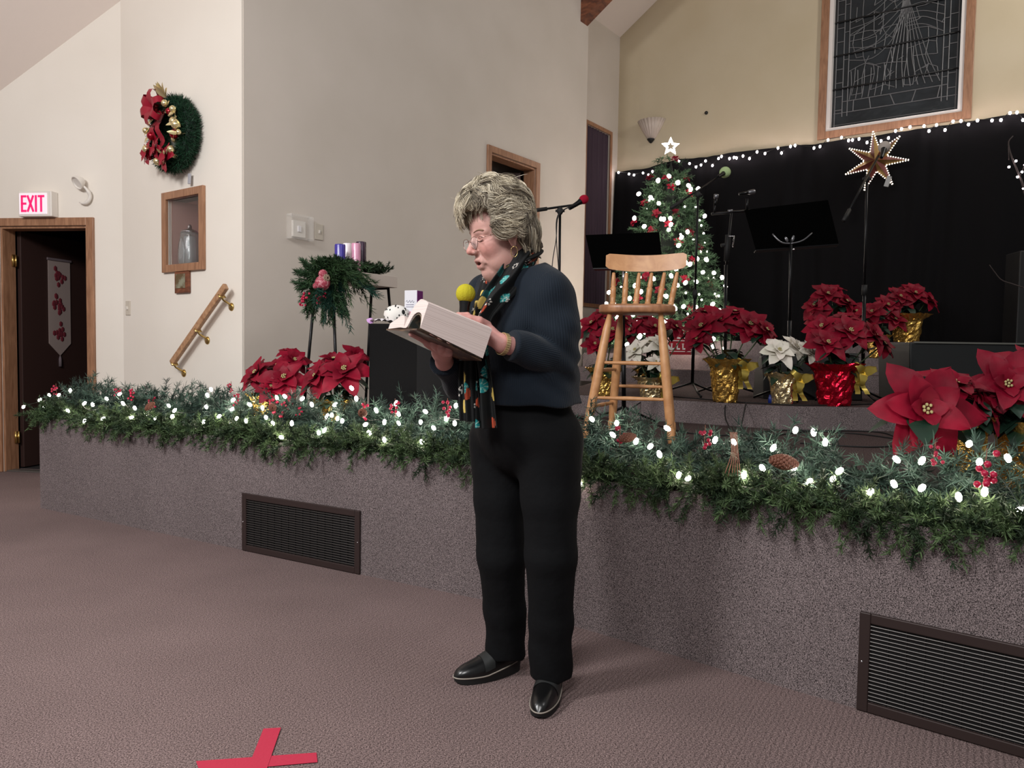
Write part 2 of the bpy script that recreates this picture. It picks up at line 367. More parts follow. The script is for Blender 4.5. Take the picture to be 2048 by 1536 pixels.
# threshold strip
tb = MB(); tb.box(v3(endA+dA*(dl+dr)/2, .006)+RA@np.array([0, .05, 0]), (dr-dl-.04, .09, .010), RA); tb.build('threshold', mat('threshold_metal', (120, 116, 112), .4, .6), D1, smooth=False, bevel=.002)
# hall behind: closed near-black box that also keeps world light out
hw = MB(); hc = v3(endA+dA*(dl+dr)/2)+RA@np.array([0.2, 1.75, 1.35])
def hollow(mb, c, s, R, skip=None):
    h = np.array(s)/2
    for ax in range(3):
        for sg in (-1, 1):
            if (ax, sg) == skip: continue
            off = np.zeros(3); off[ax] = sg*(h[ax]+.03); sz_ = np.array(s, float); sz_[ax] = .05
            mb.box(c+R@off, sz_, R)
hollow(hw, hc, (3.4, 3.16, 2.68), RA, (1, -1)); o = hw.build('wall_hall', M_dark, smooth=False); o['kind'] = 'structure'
# strip of daylight-blue window seen through the hinge gap
wb = MB(); wp = hc+RA@np.array([-1.2, 1.52, 0]); wb.box(wp, (.5, .02, 1.1), RA); wb_o = wb.build('window_3', mat('night_window_glass', (60, 70, 110), .3, emit=(110, 125, 190), estr=.25), smooth=False); wb_o['kind'] = 'structure'

D2 = thing('door_2', 'open doorway with oak casing behind the standing person', 'door', (0, 0, 0)); D2['kind'] = 'structure'; del D2['category']
casing(D2, cornBC, endC, kl, kr, .766, ktop, .062)
RC = oriented(dC); hw = MB(); hollow(hw, v3(cornBC+dC*(kl+kr)/2)+RC@np.array([.1, 1.35, 1.8]), (1.9, 2.36, 2.9), RC, (1, -1)); o = hw.build('wall_hall_stage', M_dark, smooth=False); o['kind'] = 'structure'  # second closed box, darkness beyond the door painted as near-black walls
lf = MB(); hg = v3(cornBC+dC*(kr-.03))+RC@np.array([0, .16, 0]); RL2 = RC@rotm('Z', radians(122)); lf.box(hg+RL2@np.array([.36, 0, (ktop+.766)/2-.01]), (.7, .04, ktop-.766-.05), RL2)
lf.build('door_leaf', mat('door_leaf_maroon', (84, 58, 54), .5), D2, smooth=False, bevel=.003)

# stained glass window
G = thing('window_1', 'tall stained glass window in an oak frame above the black curtain', 'window', (0, 0, 0)); G['kind'] = 'structure'; del G['category']
casing(G, cornSB, endB, g0, g1, gz0, gz1, .085, .03, M_oak, True, 'oak_frame', jamb=False)
RB = oriented(dB)
def onB(s, z, y=0.0): return v3(cornSB+dB*s, z)+RB@np.array([0, y, 0])
fw = .045; mb = MB()
for (a_, b_, c_, d_) in ((g0+.002, g0+fw, gz0+.002, gz1-.002), (g1-fw, g1-.002, gz0+.002, gz1-.002), (g0+fw, g1-fw, gz0+.002, gz0+fw*.8), (g0+fw, g1-fw, gz1-fw, gz1-.002)):
    mb.box(onB((a_+b_)/2, (c_+d_)/2, .03), (b_-a_, .08, d_-c_), RB)
mb.build('inner_frame', mat('window_white', (225, 218, 214), .5), G, smooth=False)
mb = MB(); mb.box(onB((g0+g1)/2, (gz0+gz1)/2, .075), (g1-g0-2*fw, .008, gz1-gz0-2*fw*.9), RB)
mb.build('glass_pane', mat('night_glass', (15, 17, 20), .22, spec=.7, noise=(3, (30, 34, 38), .4, .6), bump=(14, .25, .01)), G, smooth=False)
lead = MB(); a0, a1, c0, c1 = g0+fw+.01, g1-fw-.01, gz0+fw, gz0+2.6
def came(pts, r=.0045):
    r *= 1.45
    P = [onB(p[0], p[1], .066) for p in pts]; lead.tube(P, r, 4, cap=False)
Wd = a1-a0
for off in (.10, .155):          # border rails
    came([(a0+off, c0+.12), (a0+off, c1)]); came([(a1-off, c0+.12), (a1-off, c1)])
for off in (.02,): came([(a0+off, c0), (a0+off, c1)]); came([(a1-off, c0), (a1-off, c1)])
for k in range(4): came([(a0+.01, c0+.03+.045*k*(1 if k < 3 else 1.0)), (a1-.01, c0+.03+.045*k)], .004) if k in (0, 3) else None
came([(a0+.1, c0+.29), (a1-.1, c0+.29)])
for k in range(1, 6): came([(a0+Wd*k/6+.02*sin(k*9), c0+.165), (a0+Wd*k/6+.04*cos(k*5), c0+.29)])
zz = c0+.2; k = 0
while zz < c1:
    came([(a0+.02, zz), (a0+.10, zz+.0)]); came([(a1-.10, zz+.05), (a1-.02, zz+.05)])
    if k % 2: came([(a0+.10, zz+.1), (a0+.155, zz+.1)], .004); came([(a1-.155, zz+.02), (a1-.10, zz+.02)], .004)
    zz += .155; k += 1
i0, i1 = a0+.155, a1-.155; iw = i1-i0; rr = random.Random(4)
cxr = i0+iw*.60                              # flowing fan of folds
for k in range(9):
    u = k/8; bx_ = i0+iw*(.38+.60*u); tx = cxr+iw*(-.03+.06*u)
    pts = [(bx_, c0+.34), (bx_*.7+tx*.3-.02, c0+.34+.28), (tx+(bx_-tx)*.25, c0+.34+.68), (tx, c0+1.28)]
    came(curve_pts(pts, 12), .004)
for k in range(7):
    u = k/6; came(curve_pts([(i0, c0+.75+.07*k), (i0+iw*.25, c0+.72+.09*k+.05*sin(k*2)), (i0+iw*.45, c0+.86+.085*k), (cxr-.01, c0+1.1+.05*k)], 12), .004)
for k in range(8):
    came(curve_pts([(cxr+.03, c0+1.0+.07*k), (cxr+iw*.2, c0+.98+.075*k+.03*sin(k*3)), (i1, c0+.86+.09*k)], 10), .004)
nd = [[(i0+iw*(i+.5*rr.random()+.25)/9, c0+.34+(j+.6*rr.random())*.135) for i in range(9)] for j in range(17)]
for j in range(17):                            # irregular network of panes
    for i in range(9):
        if i < 8 and rr.random() < .8: came([nd[j][i], nd[j][i+1]], .0036)
        if j < 16 and rr.random() < .72: came([nd[j][i], nd[j+1][i]], .0036)
for k in range(20):                           # short bridging cames
    x = i0+iw*rr.random(); z = c0+.35+rr.random()*1.15; a = rr.uniform(-1, 1)
    came([(x, z), (min(i1, x+.05*cos(a*2+1.2)+.01), z+.09*sin(a+1.2))], .0038)
for k in range(6): came(curve_pts([(i0+iw*(.02+.07*k), c0+.30), (i0+iw*(.04+.07*k), c0+.45), (i0+iw*(.03+.075*k), c0+.62)], 6), .0038)
for k in range(3): came(curve_pts([(i0, c0+.62+.2*k), (i0+iw*.2, c0+.68+.18*k), (i0+iw*.36, c0+.6+.2*k)], 8), .004)
for k in range(60):
    x = i0+iw*rr.random(); z = c0+1.45+rr.random()*1.1; a = rr.choice((.1, 1.3, 1.8, -.2)) + rr.uniform(-.3, .3); l = rr.uniform(.08, .2)
    came([(x, z), (min(max(x+l*cos(a), i0), i1), z+l*sin(a))], .004)
lead.build('leading', mat('lead_came', (112, 112, 114), .45, .5), G)
bars = MB(); zb = c0+.44
for k in range(5): bars.tube([onB(a0-.005, zb, .055), onB(a1+.005, zb, .055)], .008, 6); zb += .38
bars.build('support_bar', M_black, G)
# window with purple curtain on the side wall
G2 = thing('window_2', 'narrow side window covered by a dark purple curtain', 'window', (0, 0, 0)); G2['kind'] = 'structure'; del G2['category']
casing(G2, startS, cornSB, s_w0, s_w1, wz0, wz1, .05, .02, M_oak, True, 'oak_frame', jamb=False)
RS = oriented(dC); g = np.zeros((2, 60, 3))
for j in range(60):
    s = s_w0+.001+(s_w1-s_w0-.002)*j/59; y = .02+.012*sin(j*.9)+.006*sin(j*2.3)
    for i, z in enumerate((wz0+.002, wz1-.002)): g[i, j] = v3(startS+dC*s, z)+RS@np.array([0, y, 0])
mb = MB(); mb.grid(g); mb.build('curtain_panel', mat('purple_cloth', (62, 46, 58), .9), G2)
mb = MB(); mb.box(v3(startS+dC*(s_w0+s_w1)/2, (wz0+wz1)/2)+RS@np.array([0, .1, 0]), (s_w1-s_w0-.01, .01, wz1-wz0-.01), RS); mb.build('pane', M_black, G2, smooth=False)
# ================================================================ THINGS ON THE WALLS
def wallthing(name, label, cat, px, py, a, b, off=0.0, group=None):
    p = onwall(px, py, a, b, 0.0); d = (np.array(b[:2])-np.array(a[:2])); d /= np.hypot(*d)
    return thing(name, label, cat, p, atan2(d[1], d[0]), group)     # local x along wall, -y into the room, z up
# EXIT sign
mp = onwall(84, 411, endA, cornAB)
pA = [onwall(51, 411, endA, cornAB), onwall(125, 411, endA, cornAB)]; sw = .30; sh = .205
EX = wallthing('exit_sign', 'white lit sign with red EXIT letters above the dark doorway', 'exit sign', 84, 411, endA, cornAB)
mb = MB(); mb.box((0, -.04, 0), (sw, .075, sh)); mb.build('housing', M_white, EX, smooth=False, bevel=.006)
mb = MB(); mb.box((-.012, -.081, 0), (sw-.05, .006, sh-.035)); mb.build('face_panel', mat('sign_face', (236, 226, 232), .4, emit=(255, 225, 235), estr=.35), EX, smooth=False, bevel=.002)
L = MB(); y = -.0855; t = .017; H = .135; th = .004; x0 = -.118
def bar(x, z, w, h, rot=0): L.box((x, y, z), (w, th, h), rotm('Y', rot))
bar(x0+t/2, 0, t, H); [bar(x0+.024, z, .048, t) for z in (-H/2+t/2, 0, H/2-t/2)]
bar(x0+.0855, 0, t, H*1.05, .38); bar(x0+.0855, 0, t, H*1.05, -.38)
bar(x0+.135, 0, t, H)
bar(x0+.182, H/2-t/2, .058, t); bar(x0+.182, 0, t, H)
L.build('letters', mat('exit_red', (226, 30, 90), .4, emit=(235, 20, 90), estr=.9), EX, smooth=False)
# emergency lamp (two heads on a curved arm)
EM = wallthing('emergency_lamp', 'white emergency lamp with a round head on a curved arm right of the exit sign', 'lamp', 174, 385, endA, cornAB)
mb = MB(); mb.tube(curve_pts([(.0, -.06, .05), (.035, -.05, .015), (.05, -.03, -.03), (.035, -.03, -.075), (-.005, -.03, -.095), (-.045, -.03, -.085)], 16), [.010]*4+[.015]*8+[.010, .009, .007, .005], 8); mb.lathe([(0, -.03), (.035, -.03), (.035, -.012), (0, -.001)], (.04, 0, -.03), rotm('X', pi/2), 16); mb.build('arm', M_white, EX and EM)
for (c, d) in (((-.022, -.075, .065), (-.35, -.75, -.55)),):
    mb = MB(); R = frame(d); mb.lathe([(0, -.045), (.03, -.045), (.05, -.012), (.056, .012), (.05, .014), (.046, .004), (0, .0)], c, R, 20); mb.build('lamp_head', M_white, EM, autosmooth=.6)
# banner on the open door leaf
bp = at(116, 600, 6.95)
leafdir = RL@np.array([1., 0, 0]); BN = thing('wall_banner', 'long narrow banner with dark red flowers hanging in the dark doorway', 'banner', bp+np.array([.0, -.0, 0])+RL@np.array([0, 0, 0]), 0)
hx = hinge + RL@np.array([0, 0, 0]); sB_ = (bp[:2]-hx[:2])@leafdir[:2]/1.0
cB = hx + leafdir*.40 + RL@np.array([0, -.026, 0]); zt, zb_ = 1.84, 1.05
BN.location = [cB[0], cB[1], 1.45]; BN.rotation_euler = (0, 0, atan2(leafdir[1], leafdir[0]))
mb = MB(); out = [(-.12, .40), (.12, .40), (.12, -.36), (0, -.47), (-.12, -.36)]
mb.poly(out, .004, rotm('X', pi/2)); mb.build('cloth', mat('banner_cream_dimmed', (150, 134, 128), .9, emit=(150, 130, 122), estr=0.0), BN, smooth=False)  # cloth and print colours toned down for the dark hall around them
M_banred = mat('banner_red', (96, 18, 32), .9); rr = random.Random(2)
for k in range(3):
    mb = MB()
    cz_ = .26-k*.26
    for j in range(16):
        a = rr.uniform(0, 6.28); r = rr.uniform(.0, .075); mb.sphere((r*cos(a)*.9, -.004, cz_+r*sin(a)*1.2), (.022, .003, .026), 7)
    mb.build('printed_flower', M_banred, BN)

M_bedge = mat('banner_edge', (100, 88, 92), .8); mb = MB(); mb.box((0, -.004, .395), (.26, .012, .02)); mb.build('rod', M_bedge, BN, smooth=False); mb = MB(); mb.lathe([(.004, 0), (.012, -.03), (.014, -.10)], (0, 0, -.47)); mb.build('tassel', M_bedge, BN)

# christmas wreath on wall B
M_pine = attrmat('pine_needles', rough=.6, spec=.3)
M_red = mat('ornament_red', (150, 18, 36), .22, .6); M_gold = mat('ornament_gold', (236, 220, 170), .25, .85)
M_bow = mat('bow_red', (150, 20, 44), .35, .2); M_goldleaf = mat('gold_leaf', (226, 210, 160), .35, .75)
WR = wallthing('christmas_wreath', 'round green wreath with red bow and gold baubles on the cream wall', 'wreath', 368, 274, cornAB, cornBC)
wr = .205; ww = .085
mb = MB(); n = 15000; a = RNG.uniform(0, 2*pi, n); b = RNG.uniform(0, 2*pi, n); rr_ = RNG.uniform(.3, .85, n)*ww*.8
C = np.stack([(wr+rr_*np.cos(b))*np.cos(a), -ww*.95+rr_*np.sin(b)*1.0, (wr+rr_*np.cos(b))*np.sin(a)], 1)
D = np.stack([np.cos(b)*np.cos(a), np.sin(b), np.cos(b)*np.sin(a)], 1)+RNG.normal(size=(n, 3))*.55
col = lc((26, 58, 38))*RNG.uniform(.5, 1.6, n)[:, None]
mb.blades(C, D, RNG.uniform(.03, .055, n), .004, col=col)
mb.lathe([(0, 0)], n=3) if 0 else None
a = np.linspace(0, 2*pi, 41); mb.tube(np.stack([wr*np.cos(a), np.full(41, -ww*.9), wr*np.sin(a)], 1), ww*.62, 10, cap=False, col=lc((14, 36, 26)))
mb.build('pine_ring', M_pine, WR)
def bowmesh(mb, c, R, s, petals=6, mi=0):
    for k in range(petals):
        a = k*2*pi/petals+.3; dirv = R@np.array([cos(a), -.45, sin(a)]); dirv /= np.linalg.norm(dirv); side = np.cross(dirv, R@np.array([0, -1., 0])); side /= np.linalg.norm(side); up = np.cross(side, dirv)
        g = np.zeros((11, 6, 3))
        for i in range(11):
            t_ = i/10*2*pi*.92; px_ = (1-cos(t_))/2; py_ = sin(t_)*.32
            for j in range(6):
                w = (j/5-.5)*.62*(.55+.45*sin(pi*min(1, px_+.15))); g[i, j] = np.array(c)+dirv*s*px_+up*s*py_+side*s*w
        mb.grid(g, mi)
mb = MB(); bowmesh(mb, (-.09, -.15, .18), np.eye(3), .14, 6); mb.sphere((-.09, -.17, .18), .025, 10)
for sx in (-1, 1):
    g = np.zeros((12, 4, 3))
    for i in range(12):
        for j in range(4): g[i, j] = (-.09+sx*(.02+.04*i/11)+(j/3-.5)*.06, -.16+.02*sin(i), .16-.3*i/11)
    mb.grid(g)
mb.build('bow', M_bow, WR)
def at_ring(adeg, bdeg, rad=1.0):
    a = radians(adeg); b = radians(bdeg); r = ww*rad
    return np.array([(wr+r*cos(b))*cos(a), -ww*.95+r*sin(b), (wr+r*cos(b))*sin(a)])
for (ad, bd, r, g_) in ((182, 240, .032, 0), (345, 245, .033, 0), (232, 230, .034, 0), (55, 240, .026, 0), (205, 285, .03, 1), (20, 235, .034, 1), (5, 265, .034, 1), (350, 285, .02, 1), (312, 265, .028, 1), (290, 245, .026, 1), (40, 270, .024, 1), (170, 275, .024, 1), (255, 275, .028, 1), (330, 215, .026, 1), (222, 290, .024, 0), (75, 265, .026, 1)):
    mb = MB(); mb.sphere((0, 0, 0), r, 12); o = mb.build('bauble', M_gold if g_ else M_red, WR, loc=at_ring(ad, bd, 1.12))
def leafmesh(mb, base, d, nrm, L, Wd, mi=0, fold=.18, droop=.15, ns=7, col=None, wave=0):
    d = np.array(d, float); d /= np.linalg.norm(d); nrm = np.array(nrm, float); nrm = nrm-d*(nrm@d); nrm /= np.linalg.norm(nrm)+1e-9; s = np.cross(d, nrm)
    g = np.zeros((ns, 5, 3))
    for i in range(ns):
        t_ = i/(ns-1); w = Wd*.5*(sin(pi*min(1, t_**.8))**.75)*(1-.15*t_)+.0008
        for j in range(5):
            q = (j-2)/2
            g[i, j] = np.array(base)+d*L*t_*(1-.08*t_)+s*w*q+nrm*(abs(q)*fold*w-droop*L*t_*t_+wave*L*.04*sin(t_*9+q*2.5)*abs(q))
    mb.grid(g, mi, col)
def flower(mb, c, nrm, s, n=6, mi=0, lay=2, seed=0, droop=.15):
    rr = random.Random(seed); R = frame(nrm)
    for l in range(lay):
        for k in range(n-(l if n > 5 else 0)):
            a = (k+l*.5)*2*pi/(n-(l if n > 5 else 0))+rr.uniform(-.15, .15); el = .12+.38*l+rr.uniform(-.1, .1)
            d = R@np.array([cos(a)*cos(el), sin(a)*cos(el), sin(el)])
            leafmesh(mb, np.array(c)+R@np.array([0, 0, .004*l]), d, R@np.array([0, 0, 1.]), s*(1-.28*l)*rr.uniform(.85, 1.1), s*.60*(1-.2*l), mi, droop=droop, wave=1)
for (c, s) in (((-.19, -.17, -.13), .12), ((.06, -.17, -.19), .13), ((-.06, -.18, -.12), .1)):
    mb = MB(); flower(mb, c, (-.2, -1, .1), s, 5, seed=int(s*1000)); mb.build('poinsettia_pick', M_bow, WR)
mb = MB()
for k in range(34):
    a = random.uniform(0, 2*pi); p = at_ring(math.degrees(a), random.uniform(215, 290), 1.02)
    mb = MB(); leafmesh(mb, p, RNG.normal(size=3)+[0, -.4, .3], (0, -1, .2), .075, .032); mb.build('gold_leaf', M_goldleaf, WR)
for k in range(5): mb = MB(); leafmesh(mb, (.0, -.13, .25), (random.uniform(-.4, .9), -.5, random.uniform(.1, .8)), (0, -1, 0), .13, .05); mb.build('gold_leaf', M_goldleaf, WR)
mb = MB(); mb.box((.12, -.03, -.325), (.03, .012, .075), rotm('Y', .08)); mb.build('battery_pack', mat('grey_plastic', (170, 170, 176), .4), WR, smooth=False, bevel=.003)

# display cabinet recessed in wall B
DC = thing('display_cabinet', 'oak framed glass display case set in the cream wall below the wreath', 'display case', v3(cornAB+dB*(cs0+cs1)/2, cz0), atan2(dB[1], dB[0]))
cw = cs1-cs0; chh = cz1-cz0; M_mar = mat('felt_maroon', (150, 66, 92), .95); M_tau = mat('case_lining', (186, 150, 140), .8)
mb = MB(); dpt = .24
mb.box((-cw/2-.003, .15, chh/2), (.01, dpt, chh)); mb.box((0, .15, -.004), (cw, dpt, .008)); mb.box((0, .15, chh+.004), (cw, dpt, .008)); mb.box((-cw*.22, .15+dpt/2, chh/2), (cw*.56, .01, chh))
mb.build('lining', M_tau, DC, smooth=False)
mb = MB(); mb.box((cw/2+.003, .15, chh/2), (.01, dpt, chh)); mb.box((.0, .15+dpt/2, chh/2), (cw*.99, .014, chh)); mb.build('maroon_drape', M_mar, DC, smooth=False)
mb = MB(); fwd = .056
for (x, z, w, h) in ((-cw/2-fwd/2+.004, chh/2, fwd, chh+2*fwd-.008), (cw/2+fwd/2-.004, chh/2, fwd, chh+2*fwd-.008), (0, -fwd/2+.004, cw-.008, fwd), (0, chh+fwd/2-.004, cw-.008, fwd)):
    mb.box((x, -.0135, z), (w, .025, h))
mb.build('frame', M_oak, DC, smooth=False, bevel=.003)
M_glass = mat('clear_glass', (255, 255, 255), .02, trans=1.0)
mb = MB(); mb.box((0, .006, chh/2), (cw-.004, .003, chh-.004)); mb.build('glass_door', M_glass, DC, smooth=False)
MG = mat('jug_glass', (235, 240, 240), .04, trans=.85)
CP = thing('glass_coffee_pot', 'clear glass percolator pot with silver core inside the display case', 'coffee pot', v3(cornAB+dB*(cs0+cs1)/2, cz0+.003)+RB@np.array([-.055, .075, 0]), atan2(dB[1], dB[0])+2.6); CP.scale = (1.3, 1.3, 1.3)
mb = MB(); pr = [(.05, .0), (.062, .01), (.066, .05), (.06, .12), (.05, .17), (.052, .185)]; mb.lathe(pr+[(r-.003, z) for r, z in pr[::-1]], n=24); mb.build('jug', MG, CP)
mb = MB(); mb.lathe([(0, .006), (.036, .006), (.034, .15), (.03, .165), (0, .165)], n=20); mb.build('percolator_core', mat('silver_core', (235, 235, 238), .25, .35), CP, autosmooth=.6)
mb = MB(); mb.tube(curve_pts([(.055, 0, .17), (.1, 0, .16), (.1, 0, .1), (.062, 0, .05)], 12), .006, 8); mb.build('handle', MG, CP)
mb = MB(); mb.lathe([(.052, .187), (.04, .2), (.012, .21), (.012, .225), (.006, .235), (0, .236)], n=20); mb.build('lid', M_chrome, CP)
# small plaque
PL = wallthing('wooden_plaque', 'small wooden plaque with painted landscape under the display case', 'plaque', 368, 565, cornAB, cornBC)
mb = MB(); mb.box((0, -.011, 0), (.19, .02, .16)); mb.build('board', M_oakd, PL, smooth=False, bevel=.004)
mb = MB(); mb.box((-.012, -.0225, .01), (.125, .003, .105)); mb.build('picture', mat('plaque_landscape', (96, 78, 52), .5, noise=(14, (140, 140, 120), .45, .6)), PL, smooth=False)
# switches / plates
def plate(parent, w, h, toggle=True, c=(0, 0, 0)):
    mb = MB(); mb.box((c[0], -.004, c[2]), (w, .007, h)); mb.build('cover_plate', mat('plate_ivory', (205, 196, 182), .4), parent, smooth=False, bevel=.002)
    mb = MB(); mb.box((c[0], -.013, c[2]), (.010, .016, .024), rotm('X', .3)); mb.build('toggle', M_white, parent, smooth=False)
LS = wallthing('light_switch', 'ivory light switch on the cream wall left of the handrail', 'light switch', 257, 616, cornAB, cornBC); plate(LS, .07, .115)
LS2 = wallthing('light_switch', 'ivory light switch on the grey wall beside the clear cover box', 'light switch', 637, 464, cornBC, endC); plate(LS2, .075, .12)
TH = wallthing('thermostat', 'thermostat under a clear plastic cover on the grey wall', 'thermostat', 595, 456, cornBC, endC)
mb = MB(); mb.box((0, -.012, -.01), (.115, .022, .12)); mb.build('body', M_white, TH, smooth=False, bevel=.004)
mb = MB(); mb.box((-.004, -.028, -.01), (.03, .012, .045)); mb.build('dial', mat('pale_plastic', (235, 232, 235), .3), TH, smooth=False, bevel=.003)
mb = MB()
for (x, z, w, h) in ((-.095, 0, .012, .18), (.095, 0, .012, .18), (0, .084, .19, .012), (0, -.084, .19, .012)): mb.box((x, -.03, z), (w, .058, h))
mb.box((0, -.06, 0), (.2, .003, .18)); mb.build('clear_cover', mat('clear_acrylic', (236, 232, 226), .15, alpha=.14), TH, smooth=False, bevel=.004)

# handrail on wall B
HR = thing('handrail', 'oak handrail on three brass brackets sloping up the cream wall', 'handrail', v3(cornBC), 0)
h0 = onwall(344, 727, cornAB, cornBC, .075); h1 = onwall(452, 572, cornAB, cornBC, .075)
HR.location = [float(v) for v in h0]; d = h1-h0; hl = np.linalg.norm(d); Rh = frame(d, (0, 0, 1))
mb = MB(); mb.box(d/2, (.032, .05, hl), Rh); mb.build('rail', wood('rail_oak', (150, 108, 78), (188, 148, 112), (4, 4, 4), .35, 8), HR, smooth=False, bevel=.008)
for u in (.05, .5, .93):
    p = d*u; mb = MB(); nB = np.array([-dB[1], dB[0], 0])   # towards the wall
    q = p+nB*.075; mb.tube(curve_pts([p+[0, 0, -.03], p+[0, 0, -.055]+nB*.01, q+[0, 0, -.085]-nB*.01, q+[0, 0, -.10]-nB*.004], 10), .007, 8)
    mb.lathe([(0, 0), (.03, 0), (.026, .007), (0, .008)], q+[0, 0, -.10]-nB*.001, frame(-nB), 16); mb.box(p+[0, 0, -.03], (.05, .03, .006), Rh)
    mb.build('bracket', M_brass, HR)

# wall sconce and hook on the back wall
SCN = wallthing('wall_sconce', 'fluted pale glass wall sconce above the christmas tree', 'sconce', 1304, 262, cornSB, endB)
mb = MB()
def flute(V, a): 
    k = 1+.045*np.cos(a*22); V[..., 0] *= k; V[..., 1] *= k; V[..., 1] = np.where(V[..., 1] > 0, V[..., 1]*.0, V[..., 1]*.9)-.004; return V
mb.lathe([(.035, -.12), (.07, -.08), (.12, .0), (.19, .13), (.185, .13), (.115, .005), (.065, -.07), (0.03, -.1)], (0, -.0, 0), n=88, fn=flute); mb.build('shade', mat('sconce_glass', (200, 184, 172), .35), SCN)
mb = MB(); mb.lathe([(0, -.17), (.012, -.165), (.03, -.145), (.05, -.12), (.05, -.112), (0, -.11)], (0, -.03, 0), n=20, fn=None); mb.build('finial', M_black, SCN)
HK = wallthing('wall_hook', 'tiny black hook on the khaki wall right of the sconce', 'hook', 1413, 226, cornSB, endB)
mb = MB(); mb.lathe([(0, 0), (.022, 0), (.022, .015), (0, .03)], (0, -.001, 0), rotm('X', pi/2), 12); mb.build('knob', M_black, HK)

# ---------------------------------------------------------------- black curtain on the back wall with its light string
cL = onwall(1237, 347, cornSB, endB); sL = float((cL[:2]-cornSB)@dB); zc0 = cL[2]
pR = onwall(2048, 230, cornSB, endB); sR = float((pR[:2]-cornSB)@dB); zc1 = pR[2]
tops = [(1237, 347), (1300, 338), (1355, 322), (1420, 316), (1500, 304), (1560, 297), (1640, 290), (1720, 278), (1800, 268), (1900, 252), (1980, 240), (2046, 231)]
TS = [(float((onwall(x, y, cornSB, endB)[:2]-cornSB)@dB), float(onwall(x, y, cornSB, endB)[2])) for x, y in tops]
TS.append((TS[-1][0]+1.6, TS[-1][1])); ts = np.array(TS)
CU_ = thing('black_curtain', 'wide black cloth backdrop hung across the back wall', 'curtain', v3(cornSB+dB*sL, LD)+RB@np.array([0, -.06, 0]), atan2(dB[1], dB[0]))
nn = 400; g = np.zeros((14, nn, 3)); S = np.linspace(sL, ts[-1, 0], nn); top = np.interp(S, ts[:, 0], ts[:, 1])
for i in range(14):
    u = i/13; y = -.02-.035*np.sin(S*9+1.3*np.sin(S*2.3))*(.4+.6*u)-.02*np.sin(S*23+2*np.sin(S*5))*(.5+u*.5)-.03*u
    z = top*(1-u)+(LD+.01)*u; x = S-sL - (.05*np.exp(-(S-sL)/.25)*np.sin(u*3)) + .03*np.sin(u*3+S*2)
    g[i] = np.stack([x, y, z-LD], 1)
mb = MB(); mb.grid(g); mb.build('cloth', mat('black_cloth', (12, 11, 13), .95, spec=.15), CU_)
M_bulb = mat('bulb_glow', (255, 244, 232), .3, emit=(255, 240, 226), estr=52)
M_bulbc = mat('bulb_glow_cool', (255, 248, 250), .3, emit=(255, 238, 240), estr=38)
M_bulbt = mat('bulb_glow_tree', (255, 244, 232), .3, emit=(255, 240, 226), estr=24)
M_wire = mat('light_wire', (16, 34, 24), .6)
LSx = thing('string_lights', 'string of tiny white lights along the top edge of the black curtain', 'string lights', v3(cornSB+dB*sL, 0)+RB@np.array([0, -.16, 0]), atan2(dB[1], dB[0]))
bulbpx = [(1237, 345), (1258, 348), (1268, 350), (1286, 346), (1297, 350), (1305, 343), (1402, 330), (1392, 334), (1411, 322), (1425, 331), (1437, 317), (1443, 313), (1459, 317), (1468, 315), (1473, 316), (1486, 312), (1499, 317), (1514, 304), (1530, 307), (1556, 296), (1563, 306), (1581, 293), (1590, 291), (1628, 296), (1640, 293), (1656, 280), (1683, 275), (1697, 281), (1705, 280), (1718, 278), (1734, 285), (1747, 275), (1762, 282), (1777, 276), (1791, 262), (1803, 258), (1820, 254), (1848, 252), (1858, 262), (1873, 250), (1890, 260), (1906, 243), (1922, 242), (1937, 249), (1955, 241), (1984, 241), (2002, 240), (2020, 226), (2034, 225), (2046, 240), (1358, 322), (1379, 327)]
bulbpx.sort(); wp = []
mbx = MB(); mbx.sphere((0, 0, 0), (.013, .013, .017), 8); b0_ = mbx.build('bulb', M_bulbc, LSx)
for i, (x, y) in enumerate(bulbpx):
    p = onwall(x, y, cornSB, endB, .15); q = RB.T@(p-np.array(LSx.location)); wp.append(q)
    o = b0_ if i == 0 else b0_.copy()
    if i: COL.objects.link(o); o.parent = LSx
    o.location = q
mb = MB(); wp = np.array(wp); mb.tube(wp+[0, .008, .012], .0035, 4); mb.build('wire', M_black, LSx)
